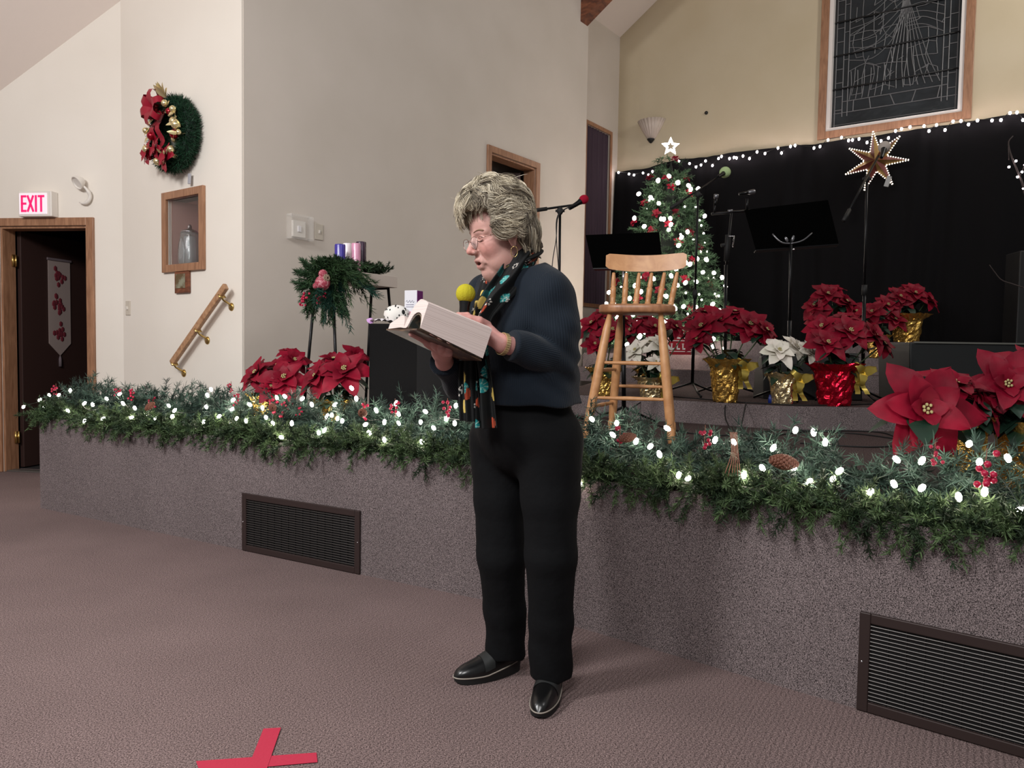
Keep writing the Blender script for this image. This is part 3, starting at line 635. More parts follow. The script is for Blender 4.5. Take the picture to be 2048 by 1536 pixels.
# ================================================================ PLANTS, TREE, GARLANDS
M_br = [mat('bract_red', (132, 5, 36), .55, spec=.2, noise=(9, (96, 3, 25), .35, .7), bump=(40, .3, .004)),
        mat('bract_white', (226, 216, 206), .5, noise=(9, (206, 204, 188), .35, .7), bump=(40, .3, .004))]
M_leaf = mat('leaf_green', (30, 56, 40), .45, noise=(7, (18, 40, 30), .3, .7), bump=(30, .3, .004))
M_cy = mat('cyathia_yellow', (170, 160, 110), .5)
M_fg = mat('foil_gold', (250, 208, 116), .24, .9, noise=(14, (226, 178, 90), .3, .7), bump=(38, .8, .012)); M_fs = mat('foil_pale_gold', (246, 226, 178), .24, .9, bump=(38, .8, .012)); M_fr = mat('foil_red', (206, 22, 52), .24, .85, bump=(30, .6, .012))
M_stem = mat('stem_green', (62, 78, 48), .6)
def poinsettia(label, base, blooms, pot=(.085, .17), foil=M_fg, white=0, bow=True, seed=0, leaves=9, group=None, potname='foil_wrap', potc=(0, 0)):
    """blooms = list of (dx, dy, z, size, nrm) relative to the pot base"""
    P = thing('potted_poinsettia', label, 'poinsettia', base, 0, group); rr = random.Random(seed); rng = np.random.default_rng(seed)
    r, h = pot; n = 44
    ph = rng.uniform(0, 6, 8)
    def crumple(V, a):
        for i in range(V.shape[0]):
            u = i/(V.shape[0]-1); k = 1 + .035*np.sin(a*7+ph[0]+4*np.sin(u*5+ph[3]))+.025*np.sin(a*13+ph[4]-u*9) + rng.uniform(-.055, .055, len(a)) + (.10*np.sin(a*5+ph[1]))*(u > .75)
            V[i, :, 0] *= k; V[i, :, 1] *= k
            if 0 < i < V.shape[0]-1: V[i, :, 2] += rng.uniform(-.006, .006, len(a))
            if u > .9: V[i, :, 2] += .018*np.sin(a*6+ph[2])+rng.uniform(-.008, .012, len(a))
        return V
    prof = [(0, .001), (r*.74, .002)]+[(r*(.76+.24*t), h*t*.92) for t in np.linspace(.08, 1, 9)]+[(r*1.22, h*1.05), (r*1.42, h*1.12), (r*1.2, h*1.0), (r*.9, h*.86), (0, h*.84)]
    mb = MB(); mb.lathe(prof, n=n, fn=crumple, c=(potc[0], potc[1], 0)); mb.build(potname, foil, P, smooth=False)
    if bow:
        mb = MB(); bowmesh(mb, (potc[0]+r*.95, potc[1]-r*.9, h*.9), np.eye(3), .095, 3)
        for sx in (-.5, .8):
            g = np.zeros((9, 3, 3))
            for i in range(9):
                for j in range(3): g[i, j] = (potc[0]+r*.9+sx*.05*i/8+(j-1)*.017, potc[1]-r*.95-.02*sin(i), h*.85-.13*i/8)
            mb.grid(g)
        mb.build('ribbon_bow', mat('ribbon_gold', (196, 172, 84), .3, .7) if 'ribbon_gold' not in bpy.data.materials else bpy.data.materials['ribbon_gold'], P)
    sm = MB(); lm = MB()
    for k, (dx, dy, z, s, nr) in enumerate(blooms):
        c = np.array([dx, dy, z]); sm.tube(curve_pts([(potc[0]+dx*.15, potc[1]+dy*.15, h*.8), (dx*.6, dy*.6, h*.8+(z-h*.8)*.5), c-np.array(nr)*.01], 6), .005, 6)
        mb = MB(); flower(mb, c, nr, s, 6 if s > .1 else 5, 0, 3, seed*31+k, .22); fh_ = mb.build('flower_head', M_br[white], P)
        mb = MB(); R = frame(nr)
        for q in range(7):
            a = q*.9; rad = .009*(q > 0)*s/.13; mb.sphere(c+R@np.array([rad*cos(a), rad*sin(a), .018*s/.13+.005]), .0034*s/.13+.0008, 6)
        mb.build('flower_centre', M_cy, fh_)
        for q in range(3):
            a = rr.uniform(0, 6.28); d = (cos(a), sin(a), rr.uniform(-.5, .1)); leafmesh(lm, c-np.array(nr)*rr.uniform(.02, .05), d, (0, 0, 1), s*rr.uniform(.85, 1.1), s*.5, fold=.12, droop=.3)
    for k in range(leaves*2):
        a = rr.uniform(0, 6.28); z = h+rr.uniform(.0, .1); d = (cos(a), sin(a), rr.uniform(-.5, .3)); leafmesh(lm, (potc[0]+.03*cos(a), potc[1]+.03*sin(a), z), d, (0, 0, 1), rr.uniform(.10, .16), .075, fold=.12, droop=.35)
    sm.build('stems', M_stem, P); lm.build('leaves', M_leaf, P)
    return P
def blooms_at(base, lst):
    out = []
    for (x, y, dY, s, tilt) in lst:
        p = at(x, y, base[1]+dY)-np.array(base); nr = np.array([tilt[0], tilt[1], tilt[2]], float); nr /= np.linalg.norm(nr); out.append((*p, s, nr))
    return out
FL = (0, -.75, .65); FLl = (-.5, -.6, .6); FLr = (.5, -.6, .6); FU = (0, -.35, .93)
b = at(540, 869, 4.28); b[2] = ST
poinsettia('red poinsettia in gold foil at the left end of the stage, nearest the wall corner', b, blooms_at(b, [(515, 748, 0, .15, FLl), (570, 758, -.1, .17, FL), (555, 735, .12, .12, FU), (588, 722, .05, .12, FLr), (545, 775, -.12, .12, FL), (572, 700+6, .1, .07, FU)]), (.095, .2), seed=1, bow=False)
b = at(670, 885, 4.15); b[2] = ST
poinsettia('red poinsettia directly left of the black loudspeaker, behind the garland', b, blooms_at(b, [(636, 755, -.05, .16, FLl), (690, 742, -.08, .18, FL), (655, 738, .08, .13, FU), (712, 715, .1, .11, FLr), (668, 722, .12, .12, FU)]), (.09, .19), seed=2, bow=False)
b = at(1207, 794, 5.72); b[2] = LA
poinsettia('red poinsettia in gold foil behind the left legs of the wooden chair', b, blooms_at(b, [(1185, 648, 0, .15, FLl), (1225, 662, -.12, .17, FL), (1205, 632, .1, .14, FU), (1190, 690, -.1, .13, FL), (1250, 640, .08, .12, FLr)]), (.10, .19), seed=3, bow=False, leaves=16)
b = at(1302, 798, 5.55); b[2] = LA
poinsettia('white poinsettia in pale gold foil seen between the wooden chair legs', b, blooms_at(b, [(1272, 702, 0, .14, FLl), (1320, 692, -.05, .14, FLr), (1300, 686, .1, .11, FU), (1312, 725, -.1, .09, FL)]), (.10, .14), M_fs, 1, seed=4, leaves=12)
b = at(1300, 760, 6.5); b[2] = LA
poinsettia('red poinsettia behind the white one, half hidden by the chair seat', b, blooms_at(b, [(1262, 662, 0, .16, FLl), (1310, 655, 0, .17, FL), (1350, 655, .05, .15, FLr), (1290, 640, .1, .14, FU), (1385, 640, .1, .12, FU)]), (.10, .17), seed=5, bow=False, leaves=14)
b = at(1450, 803, 5.24); b[2] = LA
poinsettia('tall red poinsettia in crinkled gold foil right of the wooden chair', b, blooms_at(b, [(1405, 655, 0, .19, FLl), (1438, 640, .05, .17, FL), (1500, 652, 0, .2, FL), (1530, 662, -.05, .15, FLr), (1470, 628, .12, .15, FU), (1410, 628, .14, .13, FU), (1395, 680, -.05, .12, FLl)]), (.105, .27), seed=6, leaves=14)
b = at(1564, 808, 5.10); b[2] = LA
poinsettia('white poinsettia in pale gold foil right of the tall gold-wrapped red one', b, blooms_at(b, [(1558, 703, -.05, .155, FL), (1590, 695, .05, .13, FLr), (1620, 705, 0, .13, FLr), (1548, 690, .1, .12, FU)]), (.085, .19), M_fs, 1, seed=7)
b = at(1668, 812, 5.08); b[2] = LA
poinsettia('red poinsettia wrapped in shiny red foil beside the right microphone stand', b, blooms_at(b, [(1655, 688, -.1, .17, FL), (1700, 665, -.05, .19, FL), (1645, 655, .05, .16, FLl), (1745, 672, 0, .17, FLr), (1690, 640, .1, .15, FU), (1765, 690, .05, .14, FLr)]), (.13, .255), M_fr, seed=8, leaves=14)
b = at(1668, 715, 7.6); b[2] = LC
poinsettia('red poinsettia standing on the steps behind the red foil one', b, blooms_at(b, [(1655, 590, 0, .2, FL), (1690, 605, 0, .2, FLr), (1630, 612, 0, .19, FLl), (1665, 580, .1, .17, FU), (1712, 625, 0, .18, FL), (1640, 640, -.1, .18, FLl)]), (.13, .2), seed=9, bow=False, leaves=16)
b = at(1752, 712, 7.25); b[2] = LC
poinsettia('red poinsettia in gold foil on the steps right of the microphone pole', b, blooms_at(b, [(1745, 625, 0, .17, FLl), (1775, 612, .05, .18, FL), (1790, 640, 0, .16, FL), (1735, 645, 0, .15, FLl)]), (.09, .2), seed=10, bow=False, leaves=12)
b = at(1812, 684, 7.35); b[2] = LD
poinsettia('red poinsettia in gold foil on the top step, furthest to the right', b, blooms_at(b, [(1800, 595, 0, .18, FL), (1830, 588, 0, .18, FL), (1855, 600, .02, .17, FLr), (1785, 605, 0, .16, FLl), (1820, 578, .1, .15, FU)]), (.14, .25), seed=11, bow=False, leaves=10)
b = at(1930, 985, 2.72); b[2] = ST
poinsettia('large red poinsettia in the right foreground behind the garland', b, blooms_at(b, [(1848, 822, -.22, .205, (-.1, -.95, .32)), (1905, 775, .0, .16, (.1, -.5, .85)), (1960, 815, -.02, .15, (.6, -.5, .6))]), (.06, .26), seed=12, bow=False, leaves=8)
b = at(2035, 990, 2.78); b[2] = ST
poinsettia('red poinsettia cut off by the right edge, above the garland', b, blooms_at(b, [(2014, 772, -.05, .17, (-.3, -.85, .4)), (2075, 745, 0, .18, (.2, -.6, .8)), (1975, 790, .05, .14, (-.5, -.5, .7))]), (.08, .24), seed=13, bow=False, leaves=8)

# ---------------------------------------------------------------- christmas tree
TB = at(1333, 672, 8.75); TB[2] = LB
TR = thing('christmas_tree', 'tall lit christmas tree with red flowers in front of the black curtain', 'christmas tree', TB)
topz = onz(1340, 305, 0); tt = at(1340, 308, 8.75)[2]-LB; rbase = .66
mb = MB(); BP = []; n = 2000; z0 = .22
Bs, Ds, Ls, Cs = [], [], [], []
for k in range(n):
    u = 1-sqrt(RNG.uniform(0, 1)); z = z0+(tt-z0)*u; r = rbase*(1-u)**.9+.03; a = RNG.uniform(0, 2*pi)
    q = RNG.uniform(.62, 1.04); c = np.array([r*q*cos(a), r*q*sin(a), z]); d = np.array([cos(a), sin(a), RNG.uniform(-.3, .45)]); d /= np.linalg.norm(d); L = RNG.uniform(.09, .16)
    m_ = 30; t_ = RNG.uniform(0, 1, m_)[:, None]; Bs.append(c+d*L*t_); Ds.append(d*.7+RNG.normal(size=(m_, 3))*.6); Ls.append(RNG.uniform(.035, .055, m_)); Cs.append(np.tile(lc((66, 92, 66))*RNG.uniform(.35, 1.5), (m_, 1)))
mb.blades(np.concatenate(Bs), np.concatenate(Ds), np.concatenate(Ls), .007, col=np.concatenate(Cs)); 
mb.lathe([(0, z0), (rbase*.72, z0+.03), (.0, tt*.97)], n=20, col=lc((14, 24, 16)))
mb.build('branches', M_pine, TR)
mb = MB(); mb.tube([(0, 0, 0), (0, 0, .35)], .05, 10); [mb.tube([(0, 0, .03), (.3*cos(a), .3*sin(a), .01)], .02, 6) for a in (0, 1.57, 3.14, 4.71)]; mb.build('stand', M_black, TR)
def tree_surface(a, u, off=0.0): r = rbase*(1-u)**.9+.05+off; return np.array([r*cos(a), r*sin(a), z0+(tt-z0)*u])
mbx = MB(); mbx.sphere((0, 0, 0), (.022, .022, .028), 8); b0_ = mbx.build('bulb', M_bulbt, TR); M_warm = M_bulb
tr_a = atan2(-TB[1], -TB[0]); kk = 0
for k in range(400):
    u = 1-sqrt(random.random()*.985+.01); a = tr_a + math.asin(random.uniform(-.97, .97))
    if kk >= 100: break
    o = b0_ if kk == 0 else b0_.copy()
    if kk: COL.objects.link(o); o.parent = TR
    o.location = tree_surface(a, u, random.uniform(.10, .17)); o.rotation_euler = (random.uniform(-1, 1), random.uniform(-1, 1), 0); kk += 1
rest = MB()
for k in range(60):
    u = 1-sqrt(random.random()*.98); rest.sphere(tree_surface(tr_a+random.uniform(-2.4, 2.4), u, random.uniform(.0, .06)), .012, 6)
o = rest.build('bulbs', M_bulbt, TR); o['kind'] = 'stuff'
rp = random.Random(7)
for k, (x, y) in enumerate([(1350, 318), (1333, 355), (1343, 373), (1377, 400-14), (1289, 405), (1312, 427), (1353, 425), (1303, 460), (1338, 448), (1268, 445), (1380, 463), (1356, 484), (1399, 494), (1384, 520), (1235, 562), (1370, 558), (1420, 570), (1275, 597), (1381, 615), (1230, 610), (1320, 580), (1372, 355), (1300, 355), (1292, 552)]):
    p = at(x, y, TB[1]); dz = (p[2]-LB-z0)/(tt-z0); dz = min(max(dz, .02), .98); r = rbase*(1-dz)**.9+.09
    dx = p[0]-TB[0]; dyy = -sqrt(max(r*r-dx*dx, .0004)); p = at(x, y, TB[1]+dyy*.96); p = p-TB
    mb = MB(); flower(mb, p, (p[0], p[1]-.2, .3), .07, 5, 0, 2, k, .1); mb.build('red_flower', M_br[0], TR)
ts_ = at(1341, 293, 8.75)-TB
def star2(R1, R2, n, ph=pi/2): return [((R1 if k % 2 == 0 else R2)*cos(ph+k*pi/n), (R1 if k % 2 == 0 else R2)*sin(ph+k*pi/n)) for k in range(2*n)]
mb = MB(); o5 = star2(.105, .048, 5); i5 = star2(.06, .028, 5)
V = [(x, -.01, z) for x, z in o5]+[(x*1, -.02, z) for x, z in i5]+[(x, .01, z) for x, z in o5]+[(x, .01, z) for x, z in i5]
Fc = []
for i in range(10): j = (i+1) % 10; Fc += [(i, j, 10+j, 10+i), (20+j, 20+i, 30+i, 30+j), (i, 20+i, 20+j, j), (10+j, 30+j, 30+i, 10+i)]
mb.add(V, Fc); mb.build('tree_star', mat('star_glow', (255, 250, 240), .3, emit=(255, 246, 236), estr=14), TR, smooth=False, loc=ts_)

# gift box beside the tree
gb = at(1356, 705, 8.0); gb[2] = LC
GF = thing('gift_box', 'red gift box with white reindeer pattern and pale bow under the tree', 'gift box', at(1354, 706, 7.75)*[1, 1, 0]+[0, 0, LC], .15)
gh = .24
mb = MB(); mb.box((0, 0, gh/2), (.24, .16, gh)); mb.build('box', mat('gift_red', (150, 18, 34), .5), GF, smooth=False, bevel=.003)
mb = MB()
for i in range(4):
    for j in range(2):
        x, z = -.09+i*.06, .06+j*.11; mb.box((x, -.0815, z+.02), (.012, .002, .045)); mb.box((x+.012, -.0815, z), (.035, .002, .016)); mb.box((x, -.0815, z+.05), (.022, .002, .008))
for z in (.045, .155): mb.box((0, -.0815, z-.012), (.23, .002, .007))
o = mb.build('reindeer_pattern', mat('gift_white', (225, 215, 210), .5), GF, smooth=False); o['kind'] = 'stuff'
mb = MB(); mb.box((0, 0, gh+.015), (.23, .15, .03)); mb.box((0, -.078, gh+.03), (.16, .012, .05)); mb.build('lid', mat('gift_cream', (200, 196, 160), .5), GF, smooth=False, bevel=.003)

# ---------------------------------------------------------------- garlands along the stage edge
def edge_pt(s):      # distance along the front edge from the left corner, returns point + inward normal
    L1 = np.hypot(*(P1-P0))
    if s < L1: return P0+d1*s, n1
    return P1+d2*(s-L1), n2
def garland(name, label, inset, zc, s0, s1, rad, density, c1, c2, nl, hang):
    G_ = thing(name, label, 'garland', v3(edge_pt(s0)[0], ST)); O = np.array(G_.location)
    mb = MB(); N = int((s1-s0)*density); Bs, Ds, Ls, Cs = [], [], [], []
    core = []
    for s in np.linspace(s0, s1, 60):
        p, nn_ = edge_pt(s); core.append(v3(p+nn_*(inset+.02*sin(s*5)), ST+zc+.015*sin(s*7+inset*30)))
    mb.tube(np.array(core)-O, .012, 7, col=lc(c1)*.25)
    for k in range(N):
        s = RNG.uniform(s0, s1); p, nn_ = edge_pt(s); t3 = v3(np.array([nn_[1], -nn_[0]]))
        c = v3(p+nn_*(inset+.02*sin(s*5)), ST+zc+.015*sin(s*7+inset*30))
        a = RNG.uniform(0, 2*pi); out = v3(nn_)*cos(a)+np.array([0, 0, 1])*sin(a)
        if sin(a) < 0 and hang < .5: out[2] *= .3
        d = out+t3*RNG.uniform(-.9, .9)+np.array([0, 0, -.15]); d /= np.linalg.norm(d); L = RNG.uniform(.6, 1.25)*rad
        if c[2]+d[2]*L < ST+.01 and np.dot((c[:2]+d[:2]*L-p), nn_) > -.02: d[2] = max(d[2], (ST+.015-c[2])/L)
        m_ = 62; t_ = RNG.uniform(.12, 1, m_)[:, None]; bend = np.array([0, 0, -.12 if hang > .5 else -.02])*L*t_**2
        Bs.append(c+d*L*t_+bend); Ds.append(d*.75+RNG.normal(size=(m_, 3))*.62); Ls.append(RNG.uniform(.7, 1.15, m_)*nl)
        cc = lc(c1 if RNG.random() < .6 else c2)*RNG.uniform(.5, 1.35); Cs.append(cc*RNG.uniform(.75, 1.3, (m_, 1)))
    mb.blades(np.concatenate(Bs)-O, np.concatenate(Ds), np.concatenate(Ls), .0033, col=np.concatenate(Cs), bend=.1)
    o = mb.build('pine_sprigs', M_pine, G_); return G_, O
Lt = np.hypot(*(P1-P0))
GA, OA = garland('garland', 'blue green artificial pine garland lying along the top of the stage edge', .20, .105, -.02, Lt+2.6, .165, 230, (68, 90, 78), (42, 60, 52), .040, 0)
GB, OB = garland('garland', 'olive green artificial pine garland hanging over the front of the stage edge', .02, .025, -.08, Lt+2.6, .108, 340, (74, 94, 60), (44, 62, 40), .028, 1)
# picks tucked in the garland
def plane_pt(x, y, off):   # pixel onto the plane 'off' metres inside the front face
    best = None
    for (a_, b_, nn_, lo, hi) in ((P0, P1, n1, -.4, Lt), (P1, P2, n2, 0, 4)):
        p = onwall(x, y, a_, b_, -off); s = (p[:2]-a_)@((b_-a_)/np.hypot(*(b_-a_)))
        if lo <= s <= hi+.05: return p
    return onwall(x, y, P0, P1, -off)
M_berry = mat('berry_red', (170, 20, 60), .35); M_twig = mat('twig', (120, 78, 60), .7)
for (x, y, s) in [(112, 782, 1), (265, 790, 1), (238, 787, .8), (550, 812, 1.2), (570, 820, 1), (730, 825, 1.1), (600, 822, .7), (790, 818, 1), (895, 820, 1.1), (1240, 875, 1), (1410, 878, 1), (1972, 945, 1.4), (475, 800, .8), (462, 775, .7), (305, 808, 1), (1870, 910, .8)]:
    p = plane_pt(x, y, .02 if y > 860 else .1)-OA; mb = MB(); rr = random.Random(x)
    mb.tube([p+[0, 0, .05*s], p+[0, .01, -.04*s]], .0016, 4)
    mb.build('berry_stem', M_twig, GA); mb = MB()
    for k in range(9): mb.sphere(p+np.array([rr.uniform(-.02, .02)*s, rr.uniform(-.03, .0), rr.uniform(-.035, .04)*s]), .0075*s, 8)
    mb.build('berry_pick', M_berry, GA)
for (x, y, sc, ax) in [(1568, 924, .055, (1, 0, -.15)), (1255, 875, .04, (1, .2, .2)), (300, 812, .04, (.6, 0, .5)), (725, 826, .045, (0, -1, .2)), (545, 815, .045, (.3, -1, 0))]:
    p = plane_pt(x, y, -.02)-OA; mb = MB(); R = frame(ax)
    for ring in range(11):
        t_ = ring/10; r = sc*.42*sin(pi*(.12+.8*t_))**.8
        for k in range(9):
            a = k*2*pi/9+ring*.35; c = R@np.array([r*cos(a), r*sin(a), (t_-.5)*sc*1.5]); mb.sphere(p+c, (sc*.16, sc*.07, sc*.12), 6, R@rotm('Z', a+pi/2))
    mb.lathe([(0, -sc*.7), (sc*.3, -sc*.3), (sc*.3, sc*.2), (0, sc*.7)], p, R, 8); mb.build('pinecone', mat('pinecone_brown', (110, 66, 48), .6) if 'pinecone_brown' not in bpy.data.materials else bpy.data.materials['pinecone_brown'], GA)
mb = MB()
p = plane_pt(1466, 905, -.03)-OA
for k in range(6): mb.tube(curve_pts([p+[.0045*k-.012, 0, .07], p+[.0045*k-.008, -.01, 0], p+[.011*k-.028, -.01, -.07-.01*(k % 3)]], 8), .0012, 5)
mb.build('twig_tassel', mat('tassel_copper', (170, 110, 90), .4), GA)
# light strings on the garland
LP_ = [(100, 200), (290, 215), (300, 130), (360, 185), (395, 190), (360, 260), (440, 250), (455, 165), (510, 145), (525, 185), (575, 205), (560, 245), (665, 250), (745, 215), (735, 240), (720, 195), (885, 150), (900, 125), (880, 200), (995, 170), (935, 240), (985, 275), (870, 265), (990, 210), (1065, 190), (1120, 205), (1135, 245), (1165, 270), (1245, 270), (1330, 190), (1215, 155), (1180, 160), (1200, 330), (1290, 165), (1395, 240), (1440, 250), (1415, 235), (1430, 190), (1360, 310), (1385, 300), (1460, 260), (1500, 120), (1520, 165), (1605, 215), (1560, 275), (1575, 310), (1640, 340), (1640, 265), (1690, 185), (1700, 270), (1795, 265), (1815, 220), (1850, 290), (1905, 250), (1940, 270), (1945, 195), (1800, 350), (1700, 230), (210, 150), (250, 150), (170, 170), (185, 205), (620, 235), (1010, 250), (1050, 260)]
LPX = [(x/2.1333, 720+y/2.1333) for x, y in LP_]
RP_ = [(85, 190), (180, 205), (165, 250), (255, 275), (375, 225), (345, 325), (310, 295), (560, 270), (632, 278), (785, 300), (870, 232), (940, 240), (985, 280), (742, 378), (672, 405), (865, 375), (420, 405), (455, 418), (1040, 390), (1015, 420), (925, 430), (1160, 470), (1250, 440), (1358, 455), (1260, 345), (1358, 350), (1580, 355), (1540, 285), (1690, 340), (1600, 470), (1500, 490), (1738, 540), (40, 440)]
LPX += [(1140+x/1.9295, 740+y/1.9295) for x, y in RP_]
LG = thing('string_lights', 'string of warm white lights wound through the stage garland', 'string lights', v3(P0, ST)); OL = np.array(LG.location)
mbx = MB(); mbx.sphere((0, 0, 0), (.0095, .0095, .015), 8); mbx.sphere((0, 0, .0), .001, 4) if 0 else None; b0_ = mbx.build('bulb', M_bulb, LG); sock = MB(); sock.lathe([(0, -.022), (.004, -.022), (.005, -.008), (0, -.008)], n=8)
pts = []
LPX.sort()
for i, (x, y) in enumerate(LPX[:100]):
    e_ = plane_pt(x, y, 0); up = e_[2]-ST
    off = -.035 if up < .06 else (.02 if up < .14 else .12)
    p = plane_pt(x, y, off); 
    o = b0_ if i == 0 else b0_.copy()
    if i: COL.objects.link(o); o.parent = LG
    o.location = p-OL; o.rotation_euler = (random.uniform(-1, 1), random.uniform(-1, 1), 0); pts.append(p-OL)
    if x > 1150: o.scale = (1.0, 1.0, 1.0)
mb = MB(); pts = np.array(pts)
sm_ = pts.copy(); 
for k in range(2): sm_[1:-1] = (sm_[:-2]+sm_[1:-1]*2+sm_[2:])/4
mb.tube(curve_pts(sm_+[0, .0, .008], len(sm_)*4), .0018, 4); mb.build('wire', M_wire, LG)
# ================================================================ STAGE EQUIPMENT
M_blk = mat('black_metal', (22, 22, 24), .35, .6); M_rub = mat('black_rubber', (12, 12, 13), .7); M_gry = mat('grey_metal', (120, 120, 124), .35, .8)
M_pine_wood = wood('chair_maple', (186, 132, 86), (208, 156, 108), (3, 3, 3), .38, 5)
M_seat = wood('chair_seat', (142, 96, 66), (176, 126, 90), (6, 2, 3), .35, 5)
# wooden bar chair
SH = .74; ctr = at(1268, 900, 4.32); ctr[2] = ST
CHR = thing('wooden_stool_chair', 'tall light wooden stool chair with spindle back on the stage', 'chair', ctr, radians(-13))
mb = MB(); sp = []
for k in range(36):
    a = k*2*pi/36; r = 1/((abs(cos(a))/.215)**3.2+(abs(sin(a))/.205)**3.2)**(1/3.2); sp.append((r*cos(a), r*sin(a)))
mb.poly(sp, .048, c=(0, 0, SH)); mb.build('seat', M_seat, CHR, bevel=.012, autosmooth=.8)
def turned(P, Q, prof, n=14):
    P = np.array(P, float); Q = np.array(Q, float); L = np.linalg.norm(Q-P); m_ = MB(); m_.lathe([(r, z*L) for r, z in prof], P, frame(Q-P), n); return m_
legp = [(.010, 0), (.019, .005), (.023, .06), (.0245, .10), (.019, .115), (.0215, .13), (.0245, .2), (.026, .55), (.023, .85), (.012, .985), (0.0, 1)]
legs = {}
for nm, (tx, ty), (bx_, by) in (('fl', (-.140, -.13), (-.262, -.205)), ('fr', (.135, -.13), (.215, -.205)), ('bl', (-.105, .14), (-.155, .215)), ('br', (.125, .14), (.215, .215))):
    Bt = np.array((bx_, by, 0.)); Tp = np.array((tx, ty, SH-.012)); legs[nm] = (Bt, Tp); turned(Bt, Tp, legp).build('leg', M_pine_wood, CHR)
strp = [(.008, 0), (.009, .08), (.0125, .5), (.009, .92), (.008, 1)]
def lp(nm, u): B_, T_ = legs[nm]; return B_+(T_-B_)*u
for (a_, b_, u) in (('fl', 'fr', .33), ('fl', 'fr', .60), ('bl', 'br', .40), ('fl', 'bl', .26), ('fl', 'bl', .54), ('fr', 'br', .26), ('fr', 'br', .54)): turned(lp(a_, u), lp(b_, u), strp, 10).build('stretcher', M_pine_wood, CHR)
top = .305; spp = [(.010, 0), (.017, .02), (.0175, .17), (.0135, .19), (.0185, .21), (.0135, .235), (.0185, .26), (.0135, .28), (.0175, .31), (.0165, .5), (.0185, .57), (.013, .60), (.016, .63), (.0105, .95), (.009, 1)]
for k in range(6):
    u = (k-2.5)/2.5; yb = -.165 + .02*(1-u*u)*-1; turned((u*.168+.012, .145+.014*(1-u*u), SH+.015), (u*.186+.030, .185+.03*(1-u*u)-.01, SH+.015+top-.09), spp, 12).build('spindle', M_pine_wood, CHR)
g = np.zeros((6, 25, 3)); g2 = g.copy(); mb = MB()
for j in range(25):
    u = (j-12)/12; x = u*.236+.032; y = .185+.040*(1-u*u)-.01; hh = .098*(1-.12*abs(u)**6); zc = SH+top-.030+.014*u*u
    for i in range(6):
        v = i/5-.5; rr_ = 1-.25*max(0, abs(u)-.92)/.08
        g[i, j] = (x, y-.011+.012*v, zc+v*hh*rr_+.012); g2[i, j] = (x, y+.011+.012*v, zc+v*hh*rr_+.012)
A_, B_ = g.reshape(-1, 3), g2.reshape(-1, 3); mb.grid(g); mb.grid(g2[:, ::-1])
for i in (0, 5): mb.grid(np.stack([g[i], g2[i]]))
for j in (0, 24): mb.grid(np.stack([g[:, j], g2[:, j]]))
o = mb.build('crest_rail', M_pine_wood, CHR, autosmooth=.9)

# microphone stands
def mic_body(name, label, c, d, foam, r=.034, L=.17, group=None, mesh_=None):
    T_ = thing(name, label, 'microphone', c); R = frame(d)
    mb = MB(); mb.lathe([(0, -L), (.010, -L), (.0125, -L*.95), (.0165, -.03), (.021, -.012), (.0, -.01)], n=18, R=R); mb.build('handle', M_blk, T_, autosmooth=.7)
    mb = MB(); mb.sphere(R@np.array([0, 0, r*.55]), (r, r, r*1.08), 20, R); mb.build('windscreen', foam, T_)
    mb = MB(); mb.lathe([(.0215, -.006), (.0225, 0), (.0225, .004), (.0215, .008)], n=18, R=R); mb.build('collar_ring', M_gry, T_)
    return T_
def foam(name, rgb): return mat(name, rgb, .95, spec=.1, bump=(220, .5, .003))
def mic_stand(label, base, head, boom_a, boom_b, cable=True):
    """base = floor point, head = top of the pole, boom from a to b"""
    S_ = thing('microphone_stand', label, 'microphone stand', base); b_ = np.array(base, float); hd = np.array(head)-b_; a_ = np.array(boom_a)-b_; c_ = np.array(boom_b)-b_
    mb = MB(); mid = hd*.52; mid[2] = hd[2]*.52
    mb.tube([(hd*0+[0, 0, .09]), mid], .0125, 10); mb.tube([mid, hd], .0085, 10); mb.build('pole', M_blk, S_)
    mb = MB(); mb.tube([mid-[0, 0, .05], mid+[0, 0, .02]], .018, 12); mb.build('clutch', M_rub, S_)
    for k in range(3):
        an = k*2*pi/3+.5; mb = MB(); mb.tube([(0, 0, .10), (.18*cos(an), .18*sin(an), .04), (.31*cos(an), .31*sin(an), .011)], .008, 8); mb.sphere((.31*cos(an), .31*sin(an), .012), .012, 8); mb.build('leg', M_blk, S_)
    mb = MB(); mb.tube([a_, c_], .0075, 8); mb.build('boom', M_blk, S_)
    dd_ = (c_-a_)/np.linalg.norm(c_-a_); mb = MB(); mb.tube([a_-dd_*.02, a_+dd_*.11], .013, 10); mb.build('counterweight', M_rub, S_)
    mb = MB(); mb.sphere(hd+(0, 0, .01), (.022, .022, .028), 10); mb.tube([hd+[-.03, 0, .01], hd+[.03, 0, .01]], .008, 8); mb.build('boom_clamp', M_rub, S_)
    return S_
def P3(x, y, Y): return at(x, y, Y)
